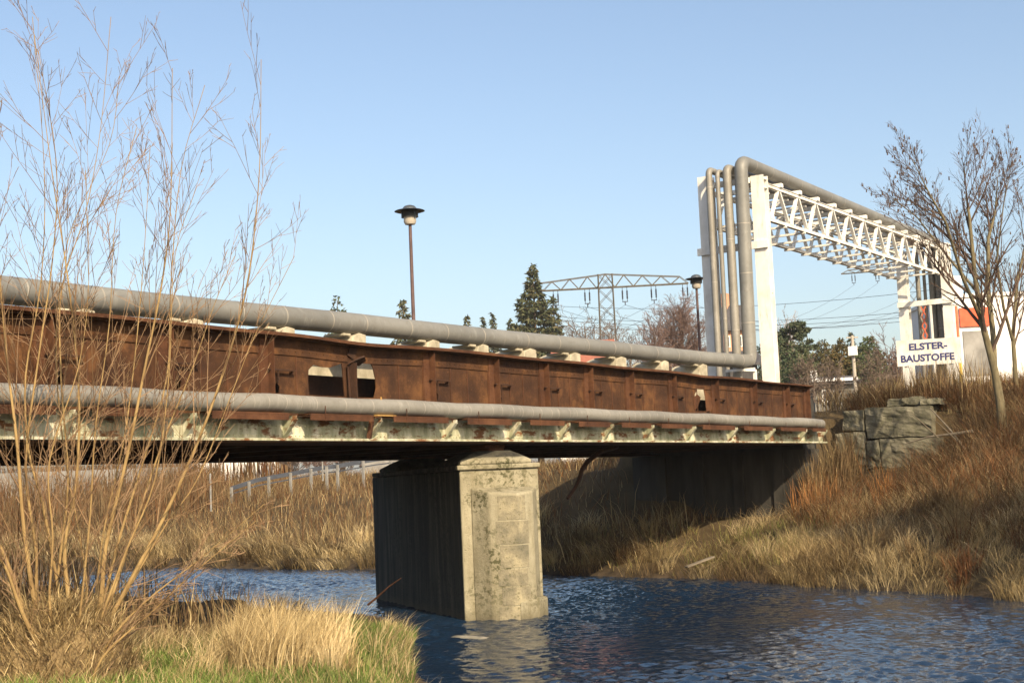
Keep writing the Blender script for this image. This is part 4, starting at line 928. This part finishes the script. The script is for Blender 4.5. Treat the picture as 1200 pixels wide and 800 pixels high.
conifer(648, 348, 150, 52, 'smaller spruce pressed against the right side of the tallest spruce', G1, 2, 1.4)
conifer(597, 372, 165, 20, 'small spruce tip just left of the tallest spruce', G1, 3, .7)
conifer(577, 366, 165, 24, 'right one of a pair of small spruces over the pipe', G1, 4, .8, (1.1, 1.1, 1.3))
conifer(566, 371, 170, 16, 'left and thinner one of a pair of small spruces over the pipe', G1, 5, .6, (1.1, 1.1, 1.3))
conifer(547, 369, 160, 34, 'broad low spruce tip over the pipe right of the middle lamp', G1, 6, .9, (1.3, 1.2, 1.2))
conifer(472, 350, 140, 46, 'spruce top directly behind the pole of the middle lamp', G1, 7, 1.1, (1.3, 1.2, 1.2), power=.75)
conifer(395, 347, 140, 50, 'loose conifer top over the pipe well left of the lamps', G1, 8, .8, (1.3, 1.25, 1.3), .3, .6)
G2 = 'trees behind the gantry'
pine(925, 380, 105, 44, 'tall blue green pine with a rounded crown behind the gantry post', G2, 9, (1.05, 1.1, 1.2))
pine(945, 384, 112, 24, 'narrow dark pine with a pointed leaning top beside the rounded pine', G2, 10)
conifer(912, 396, 95, 34, 'slender bluish spruce beside the right gantry post', G2, 12, 1.71, (1.0, 1.15, 1.2))
conifer(928, 398, 90, 40, 'blue grey spruce low in front of the rounded pine', G2, 13, 1.86, (1.2, 1.35, 1.4))
conifer(945, 410, 88, 44, 'broad grey green spruce in front of the small white house', G2, 14, 1.86, (1.1, 1.2, 1.1))
conifer(905, 415, 92, 26, 'low spruce half hidden by the right gantry post', G2, 15, 1.4)
conifer(985, 395, 110, 54, 'rusty brown conifer left of the wooden pole', G2, 16, 2.33, (1.7, 1.2, .9), power=.7)
conifer(962, 398, 115, 50, 'dark brownish conifer behind the small white house', G2, 17, 2.17, (1.4, 1.1, .9), power=.7)
conifer(997, 388, 120, 30, 'pointed conifer tip just behind the wooden pole', G2, 18, 1.4)
conifer(1018, 393, 110, 52, 'green rounded conifer right of the wooden pole', G2, 19, 2.33, (1.2, 1.3, 1.1), power=.6)
for px, pt_, D, wp, sd_, tone_, pw_, lab in ((892, 402, 128, 60, 81, (1, 1, .9), .7, 'dark conifer mass just right of the gantry post, behind the slender spruces'), (938, 398, 130, 70, 82, (1.3, 1.05, .85), .6, 'broad brownish conifer filling the gap behind the rounded pine'), (974, 402, 128, 66, 83, (1.5, 1.1, .85), .6, 'broad rusty conifer between the rounded pine and the wooden pole'), (1008, 404, 126, 60, 84, (1.1, 1.05, .9), .6, 'dark broad conifer directly behind the box of the wooden pole'), (1034, 412, 124, 50, 85, (1.5, 1.0, .85), .6, 'low reddish brown conifer left of the sign')):
    conifer(px, pt_, D, wp, lab, G2, sd_, 1.6, tone_, 0, pw_)
conifer(898, 390, 118, 26, 'dark conifer visible between the big pipe and the gantry post', G2, 23, 1.4)
broadleaf(1043, 402, 110, 44, 'small reddish bare tree left of the company sign', G2, 20)
broadleaf(921, 388, 125, 34, 'pale grey bare tree behind the slender spruces', G2, 21, 'grey_twig', (8, 5, 4), .014, (12, 35))
broadleaf(795, 364, 125, 96, 'big round reddish bare tree behind the right lamp', 'bare trees beyond the bridge', 22, 'red_twig', (22, 10, 7), .013, (22, 60))
broadleaf(766, 384, 120, 30, 'low reddish shrub left of the big round tree', 'bare trees beyond the bridge', 27, 'red_twig', (9, 6, 4), .016)
broadleaf(684, 372, 145, 90, 'wide spreading bare tree above the red roof, left of the pylon', 'bare trees beyond the bridge', 24, 'far_bark', (8, 5, 4), .022, (35, 70))
broadleaf(730, 388, 140, 60, 'low bare tree right behind the pylon foot', 'bare trees beyond the bridge', 25, 'far_bark', (8, 5, 4), .02, (30, 65))
broadleaf(716, 384, 140, 30, 'small bare bush at the left side of the pylon', 'bare trees beyond the bridge', 26, 'far_bark', (7, 5, 4), .02, (30, 65))

G3 = 'bare bushes beyond the guard rail'
for px, pt_, D, wp, lab, sd_ in ((345, 522, 78, 60, 'brown bare bush right of the white hall under the bridge', 41), (372, 526, 74, 56, 'brown bare bush behind the middle of the guard rail', 42), (402, 524, 80, 60, 'brown bare bush behind the upper end of the guard rail', 43), (436, 526, 76, 56, 'bare bush against the far left corner of the pier', 44), (478, 526, 80, 60, 'bare bush glimpsed over the pier top', 45), (528, 526, 82, 60, 'bare bush seen in the slot between the two bearing seats', 46)):
    broadleaf(px, pt_, D, wp, lab, G3, sd_, 'far_bark' if sd_ % 2 else 'red_twig', (9, 7, 6), .011, (20, 60))
G4 = 'low shrubs on the right bank top'
for px, pt_, D, wp, lab, sd_ in ((944, 424, 62, 46, 'brown shrub at the right end of the girder in front of the small house', 51), (972, 428, 66, 50, 'brown shrub between the small house and the weeds', 52), (1024, 420, 64, 54, 'brown shrub right of the foot of the wooden pole', 53)):
    broadleaf(px, pt_, D, wp, lab, G4, sd_, 'far_bark', (9, 6, 5), .010, (20, 60))
# ------------------------------------------------------------------ houses
def house(name, c, u, L, Wd, z0, ze, zr, wallm, roofm, label, cat='house', wins=()):
    """gabled house: c front-left ground corner, u direction of the front, L length, Wd depth"""
    c = Vector((c[0], c[1], 0)); u = Vector((u[0], u[1], 0)).normalized(); v = Vector((-u.y, u.x, 0))
    e = empty(name, (c.x, c.y, z0), label, cat)
    P = lambda a, b, z: (c.x+u.x*a+v.x*b, c.y+u.y*a+v.y*b, z)
    mb = MB(); mb.add([P(0, 0, z0), P(L, 0, z0), P(L, Wd, z0), P(0, Wd, z0), P(0, 0, ze), P(L, 0, ze), P(L, Wd, ze), P(0, Wd, ze), P(0, Wd/2, zr-.1), P(L, Wd/2, zr-.1)],
                      [(0, 1, 5, 4), (2, 3, 7, 6), (1, 2, 6, 9, 5), (3, 0, 4, 8, 7), (4, 5, 9, 8), (6, 7, 8, 9)]); mb.build('wall', wallm, e)
    mb = MB(); o_ = .35
    for b0, b1 in ((-o_, Wd/2), (Wd+o_, Wd/2)):
        mb.add([P(-o_, b0, ze-.18), P(L+o_, b0, ze-.18), P(L+o_, b1, zr), P(-o_, b1, zr), P(-o_, b0, ze-.02), P(L+o_, b0, ze-.02), P(L+o_, b1, zr+.16), P(-o_, b1, zr+.16)], [(0, 1, 2, 3), (4, 5, 6, 7), (0, 1, 5, 4), (2, 3, 7, 6), (1, 2, 6, 5), (3, 0, 4, 7)])
    mb.build('roof', roofm, e)
    for a, z, w_, h_ in wins:
        mb = MB(); q_ = [P(a, -.03, z), P(a+w_, -.03, z), P(a+w_, -.03, z+h_), P(a, -.03, z+h_)]; mb.extr(q_, v*.02); f = mb.build('window', 'white_paint', e)
        mb = MB(); q_ = [P(a+.08, -.05, z+.08), P(a+w_-.08, -.05, z+.08), P(a+w_-.08, -.05, z+h_-.08), P(a+.08, -.05, z+h_-.08)]; mb.extr(q_, v*.015); sub(f, mb.build('pane', 'window_glass'))
    return e, P
pr = rt.copy(); pr.z = 0; pr.normalize()
c_ = at(652, 440, 128); house('house', c_, (pr.x, pr.y), 5.2, 7, 3.6, 12.6, 14.9, 'white_wall', 'roof_red', 'house with a bright red tiled roof showing over the pipe left of the pylon', wins=[(1, 9.6, 1, 1.3), (3, 9.6, 1, 1.3)])
c_ = at(846, 440, 100); e, P = house('house', c_, (pr.x, pr.y), 1.9, 3, 3.8, 12.3, 13.9, 'orange_wall', 'roof_dark', 'orange brick house with a dark roof glimpsed between the gantry pipes', wins=[(1.15, 11.0, .4, .8), (.3, 11.0, .4, .8)])
mb = MB(); p = P(.7, 1.6, 0); mb.box((p[0]-.3, p[1]-.3, 13.2), (p[0]+.3, p[1]+.3, 14.9)); mb.build('chimney', 'orange_wall', e)
c_ = at(835, 440, 84); house('shed', c_, (pr.x, pr.y), 2.6, 4, 3.8, 8.7, 9.4, 'dark_steel', 'roof_dark', 'dark grey shed in front of the orange house behind the pipes', 'shed')
c_ = at(954, 455, 80); e, P = house('house', c_, (pr.x, pr.y), 2.2, 4, 4.0, 7.1, 7.35, 'grey_fence', 'roof_dark', 'small low house with a white roof edge among the conifers', wins=[(.4, 6.0, .5, .7)])
mb = MB(); a_ = Vector(P(-.2, -.42, 7.17)); b_ = Vector(P(2.3, -.42, 7.17)); mb.bar(a_, b_, .12, .16); mb.build('gutter_board', 'plastic_white', e)
mb = MB(); p = P(.25, 1.0, 0); mb.box((p[0]-.14, p[1]-.14, 7.4), (p[0]+.14, p[1]+.14, 7.8)); mb.build('chimney', 'white_wall', e)
# white building at the right with red panel
u = pr; c_ = at(1113, 445, 84); e = empty('white_building', (c_.x, c_.y, 4), 'big white flat roofed building with a red panel behind the bare tree', 'building')
v = Vector((-u.y, u.x, 0)); P = lambda a, b, z: Vector((c_.x+u.x*a+v.x*b, c_.y+u.y*a+v.y*b, z))
mb = MB(); mb.extr([P(0, 0, 3.8), P(9, 0, 3.8), P(9, 0, 11.6), P(0, 0, 11.6)], v*9); mb.build('wall', 'white_wall', e)
mb = MB(); mb.extr([P(-.1, -.1, 11.602), P(9.1, -.1, 11.602), P(9.1, -.1, 11.8), P(-.1, -.1, 11.8)], v*9.2); mb.build('roof', 'white_paint', e)
mb = MB(); mb.extr([P(.78, -.12, 9.95), P(2.4, -.12, 9.95), P(2.4, -.12, 11.0), P(.78, -.12, 11.0)], v*.11); mb.build('red_panel', 'red_panel', e)
mb = MB(); mb.extr([P(.9, -.06, 7.2), P(2.3, -.06, 7.2), P(2.3, -.06, 9.7), P(.9, -.06, 9.7)], v*.05); mb.build('gate', 'weathered_wall', e)
mb = MB(); mb.extr([P(.9, 2, 11.802), P(1.7, 2, 11.802), P(1.7, 2, 13.1), P(.9, 2, 13.1)], v*1.2); mb.build('vent_stack', 'white_wall', e)
mb = MB(); p = at(1126, 440, 79); mb.tube([(p.x, p.y, 4), (p.x, p.y, 8.4)], .09, 10); mb.k = 1; mb.tube([(p.x, p.y, 8.4), (p.x, p.y, 10.6)], .09, 10); mb.k = 0
tag(mb.build('yellow_post', ['yellow_paint', 'orange_paint'], None, True), 'yellow post with an orange top beside the white building', 'post')
# wooden pole with white box
p = at(1001.5, 440, 75); e = empty('utility_pole', (p.x, p.y, 4), 'grey wooden pole with a white box in front of the dark conifers', 'utility pole')
mb = MB(); mb.tube([(p.x, p.y, 3.8), (p.x, p.y, 9.05)], [.11, .08], 9); mb.build('pole', 'wood_pole', e, True)
mb = MB(); mb.box((p.x-.22, p.y-.26, 8.03), (p.x-.09, p.y+.18, 8.5)); mb.build('box', 'plastic_white', e)
mb = MB(); mb.bar((p.x-.3*pr.x, p.y-.3*pr.y, 8.95), (p.x+.3*pr.x, p.y+.3*pr.y, 8.95), .06, .06); mb.build('cross_arm', 'wood_pole', e)

# ------------------------------------------------------------------ pylons and wires
PD = 150.0
def pylon(pc, ptop, D, pl, prr, label, tw, ins, slope, hb):
    b = at(pc, ptop, D); e = empty('power_pylon', (b.x, b.y, 4), label, 'pylon', 'lattice pylons')
    a, z = at(pl, ptop, D), b.z; cdir = (at(prr, ptop, D)-a); cdir.z = 0; cdir.normalize(); ddir = Vector((-cdir.y, cdir.x, 0)); ctr = Vector((b.x, b.y, 0))
    hw = tw/2; mb = MB(); cs = [(-1, -1), (1, -1), (1, 1), (-1, 1)]
    pt = lambda sx_, sy_, zz_: ctr+cdir*sx_*hw*(1+.35*(z-zz_)/z)+ddir*sy_*hw*(1+.35*(z-zz_)/z)+Vector((0, 0, zz_))
    for s_ in cs: mb.bar(pt(*s_, 3.8), pt(*s_, z), .11, .11)
    zs = np.linspace(3.8, z, 14)
    for z0, z1 in zip(zs, zs[1:]):
        for i in range(4):
            s0, s1 = cs[i], cs[(i+1) % 4]; mb.bar(pt(*s0, z0), pt(*s1, z1), .05, .05); mb.bar(pt(*s1, z0), pt(*s0, z1), .05, .05)
    mb.build('mast', 'pylon_steel', e)
    la_ = (a-b).length if pl < pc else 0; ra_ = (at(prr, ptop, D)-b).length; mb = MB(); zl_ = z-hb
    for sgn, ln in ((-1, la_), (1, ra_)):
        for yy in (-.35, .35):
            o_ = ddir*yy; n = 4; tipb = ctr+cdir*sgn*ln+o_+Vector((0, 0, zl_)); tipt = ctr+cdir*sgn*ln*.9+o_+Vector((0, 0, z-hb*.45)); inb = ctr+o_+Vector((0, 0, zl_)); inn = ctr+o_+Vector((0, 0, z+.05))
            mb.bar(inb, tipb, .11, .09); mb.bar(inn, tipt, .075, .075); mb.bar(tipt, tipb, .06, .06)
            for k in range(n):
                f0, fm, f1 = k/n, (k+.5)/n, (k+1)/n; tB = lambda f: inb.lerp(ctr+cdir*sgn*ln*.9+o_+Vector((0, 0, zl_)), f); tT = lambda f: inn.lerp(tipt, f)
                mb.bar(tT(f0), tB(fm), .055, .055); mb.bar(tB(fm), tT(f1), .055, .055)
    mb.build('cross_arm', 'pylon_steel', e); pts_ = []
    for px in ins:
        q_ = at(px, ptop, D); s_ = (Vector((q_.x, q_.y, 0))-ctr).dot(cdir); c0 = ctr+cdir*s_+Vector((0, 0, zl_-.06)); mb = MB()
        for k in (-1, 1):
            o_ = cdir*k*.24; mb.tube([c0+o_, c0+o_-Vector((0, 0, .35))], .03, 6); mb.lathe([(.10-.02*(j % 2)*2, -.35-j*.08) for j in range(12)], 8, c0+o_); mb.tube([c0+o_-Vector((0, 0, 1.2)), c0+o_-Vector((0, 0, 1.5))], .03, 6)
        mb.bar(c0-cdir*.3-Vector((0, 0, 1.5)), c0+cdir*.3-Vector((0, 0, 1.5)), .08, .08); mb.tube([c0-Vector((0, 0, 1.5)), c0-Vector((0, 0, 1.85))], .05, 6); mb.build('insulator', 'insulator', e); pts_.append(c0-Vector((0, 0, 1.85)))
    return e, pts_, cdir, ddir, z
e, P1, cdir, ddir, z = pylon(709, 322, PD, 616, 806, 'near lattice pylon with a wide arm standing behind the bridge between the lamps', 1.45, (650, 687, 731, 765, 802), 0, 1.35)
e, P2, c2, d2, z2 = pylon(1068, 308, 235, 985, 1140, 'more distant pylon whose arm shows under the gantry truss', 1.6, (999, 1027, 1095, 1125), 0, .9)
def wire(a, b, sg, label, r=.03, n=14):
    a, b = Vector(a), Vector(b); mb = MB(); mb.tube([a.lerp(b, t)-Vector((0, 0, sg*4*t*(1-t))) for t in [i/n for i in range(n+1)]], r, 4, False)
    tag(mb.build('power_line', 'insulator'), label, 'power line', 'overhead wires')
for i, p in enumerate(P1):
    wire(p, P2[min(i, 3)] if i < 4 else P2[3]+Vector((2, 0, 0)), 5, 'thin power line from the near pylon arm towards the far pylon', .018)
    away = at(560-60*i, 402+10*i, 320); wire(p, away, 6, 'thin power line leaving the near pylon arm to the left', .016)
for k, (za, zb2) in enumerate(((350, 318), (362, 345), (366, 352), (372, 356))):
    wire(at(640, za+8, 170), at(1240, zb2, 140), 1.5, 'dark cable crossing behind the gantry towards the right', .022)

# ------------------------------------------------------------------ far side under the bridge, left
def lt(px, py, D): return at(px, py, D)
a, b = at(222, 560, 90), at(330, 560, 90); u = (b-a); u.z = 0; Lh = u.length; u.normalize(); v = Vector((-u.y, u.x, 0))
e = empty('white_hall', (a.x, a.y, 3), 'long white industrial hall seen under the bridge left of the pier', 'building'); P = lambda s_, t_, z_: a+u*s_+v*t_+Vector((0, 0, z_-a.z))
mb = MB(); mb.extr([P(.4, 0, 2.5), P(Lh, 0, 2.5), P(Lh, 0, 6.5), P(.4, 0, 6.5)], v*12); mb.build('wall', 'white_wall', e)
for s_ in (1.95, 3.62): mb = MB(); mb.extr([P(s_, -.03, 2.5), P(s_+.12, -.03, 2.5), P(s_+.12, -.03, 6.4), P(s_, -.03, 6.4)], v*.025); mb.build('wall_joint', 'grey_fence', e)
mb = MB(); mb.extr([P(.2, -.3, 6.502), P(Lh+.2, -.3, 6.502), P(Lh+.2, -.3, 6.8), P(.2, -.3, 6.8)], v*12.6); mb.build('roof', 'roof_dark', e)
a, b = at(-40, 560, 84), at(215, 560, 84); u = (b-a); u.z = 0; Lf = u.length; u.normalize(); v = Vector((-u.y, u.x, 0))
e = empty('picket_fence', (a.x, a.y, 3), 'grey picket fence on a white base wall seen behind the willow stems', 'fence'); P = lambda s_, t_, z_: Vector((a.x, a.y, 0))+u*s_+v*t_+Vector((0, 0, z_))
mb = MB(); mb.extr([P(0, 0, 2), P(Lf, 0, 2), P(Lf, 0, 4.1), P(0, 0, 4.1)], v*.25); mb.build('base_wall', 'weathered_wall', e)
mb = MB(); s_ = 0
while s_ < Lf: mb.bar(P(s_, .1, 4.102), P(s_, .1, 5.5), .12, .03, u); s_ += .19
for z_ in (4.4, 5.2): mb.bar(P(0, .15, z_), P(Lf, .15, z_), .04, .09)
mb.build('picket_panel', 'grey_fence', e)
# ramp railing
rp_ = [(44.02, 40.77, 2.63), (44.73, 39.99, 2.93), (45.59, 39.0, 3.12), (46.39, 38.05, 3.31), (46.81, 37.54, 3.36), (47.78, 36.3, 3.57), (48.9, 34.9, 3.7)]
rp_ = [Vector(p) for p in rp_]; e = empty('guard_rail', rp_[2]-Vector((0, 0, 1)), 'blue grey guard rail on white posts climbing to the bridge beyond the river', 'guard rail')
mb = MB()
for p, q_ in zip(rp_, rp_[1:]): mb.bar(p, q_, .06, .17); mb.bar(p-Vector((0, 0, .22)), q_-Vector((0, 0, .22)), .04, .05)
mb.build('rail', 'rail_metal', e)
for k in range(10):
    f = k/9*(len(rp_)-1); i = min(int(f), len(rp_)-2); p = rp_[i].lerp(rp_[i+1], f-i)-Vector((.09, .09, 0)); mb = MB(); mb.box((p.x-.045, p.y-.045, p.z-1.3), (p.x+.045, p.y+.045, p.z+.05)); mb.build('post', 'grey_post', e)
for px, y0, y1, D, lab in ((247, 556, 582, 52, 'slim white marker post on the far bank below the white hall'), (378, 533, 548, 57, 'white post rising behind the guard rail under the bridge')):
    p = at(px, y1, D); q_ = at(px, y0, D); mb = MB(); mb.tube([(p.x, p.y, p.z-.5), (p.x, p.y, q_.z)], [.035, .032], 8); mb.lathe([(.034, q_.z), (.03, q_.z+.03), (.01, q_.z+.05)], 8, (p.x, p.y, 0)); tag(mb.build('marker_post', 'grey_post', None, True), lab, 'post')
# low white garden wall beyond the guard rail
a, b = at(425, 552, 75), at(560, 549, 75); u = (b-a); u.z = 0; u.normalize(); e = empty('garden_wall', (a.x, a.y, 3), 'low pale wall beyond the guard rail, glimpsed over the pier', 'wall')
mb = MB(); mb.bar((a.x, a.y, 3.3), (a.x+u.x*6, a.y+u.y*6, 3.3), .25, 1.1); mb.build('wall', 'weathered_wall', e); mb = MB(); mb.bar((a.x, a.y, 3.9), (a.x+u.x*6, a.y+u.y*6, 3.9), .35, .09); mb.build('coping', 'grey_fence', e)

# ------------------------------------------------------------------ small things by the water
mb = MB(); a = at(440, 701, 23.6); b = at(470, 677, 23.3); mb.tube([a-(b-a)*.3, a, a.lerp(b, .55)+Vector((0, 0, .02)), b], [.02, .017, .012, .006], 6); tag(mb.build('drift_stick', 'rust_red', None, True), 'thin reddish stick leaning against the shaded side of the pier', 'stick')
def lump(name, c, sx_, sy_, sz_, mat, label, cat, seed, rz=0):
    mb = MB(); n1, n2 = 16, 9; vs = []
    for i in range(n2+1):
        ph = -PI/2+PI*i/n2
        for k in range(n1):
            t = 2*PI*k/n1; d = Vector((math.cos(t)*math.cos(ph), math.sin(t)*math.cos(ph), math.sin(ph))); q_ = 1+.35*mnoise.noise(d*1.6+Vector((seed*3.1, 0, 0)))+.12*mnoise.noise(d*5+Vector((seed, 0, 0)))
            x, y = d.x*sx_*q_, d.y*sy_*q_; vs.append((c[0]+x*math.cos(rz)-y*math.sin(rz), c[1]+x*math.sin(rz)+y*math.cos(rz), c[2]+d.z*sz_*q_))
    mb.add(vs, [(i*n1+k, i*n1+(k+1) % n1, (i+1)*n1+(k+1) % n1, (i+1)*n1+k) for i in range(n2) for k in range(n1)]); return tag(mb.build(name, mat, None, 'all'), label, cat)
lump('river_stone', (17.15, 11.5, ZW-.01), .10, .38, .035, 'stone', 'flat pale stone breaking the water in front of the pier', 'stone', 2, R(-10))
lump('driftwood', (21.2, 19.9, ZW+.02), .12, .55, .10, 'dark_wood', 'dark driftwood log lying in the water left of the pier', 'driftwood', 4, R(15))
p = at(765, 664, 30.3); lump('litter_bag', (p.x, p.y, hz(p.x, p.y)+.12), .10, .16, .07, 'plastic_white', 'crumpled white plastic bag on the grassy bank under the bridge', 'bag', 5)
a = at(804, 664, 29.3); b = at(836, 652, 29.6); mb = MB(); mb.bar(a, b, .14, .03); tag(mb.build('plank', 'dead_wood', None, bevel=.006), 'grey plank lying in the grass at the water edge right of the pier', 'plank')

# ------------------------------------------------------------------ air
hm = bpy.data.materials.new('haze'); hm.use_nodes = True; ht = hm.node_tree; ht.nodes.remove(ht.nodes['Principled BSDF'])
pv = ht.nodes.new('ShaderNodeVolumePrincipled'); pv.inputs['Color'].default_value = (.93, .95, 1, 1); pv.inputs['Density'].default_value = .0002; pv.inputs['Anisotropy'].default_value = 0
ht.links.new(pv.outputs[0], [n for n in ht.nodes if n.type == 'OUTPUT_MATERIAL'][0].inputs['Volume'])
mb = MB(); mb.box((-4000, -4000, -8), (4000, 4000, 36)); M['haze'] = hm; tag(mb.build('haze', 'haze'), kind='stuff')
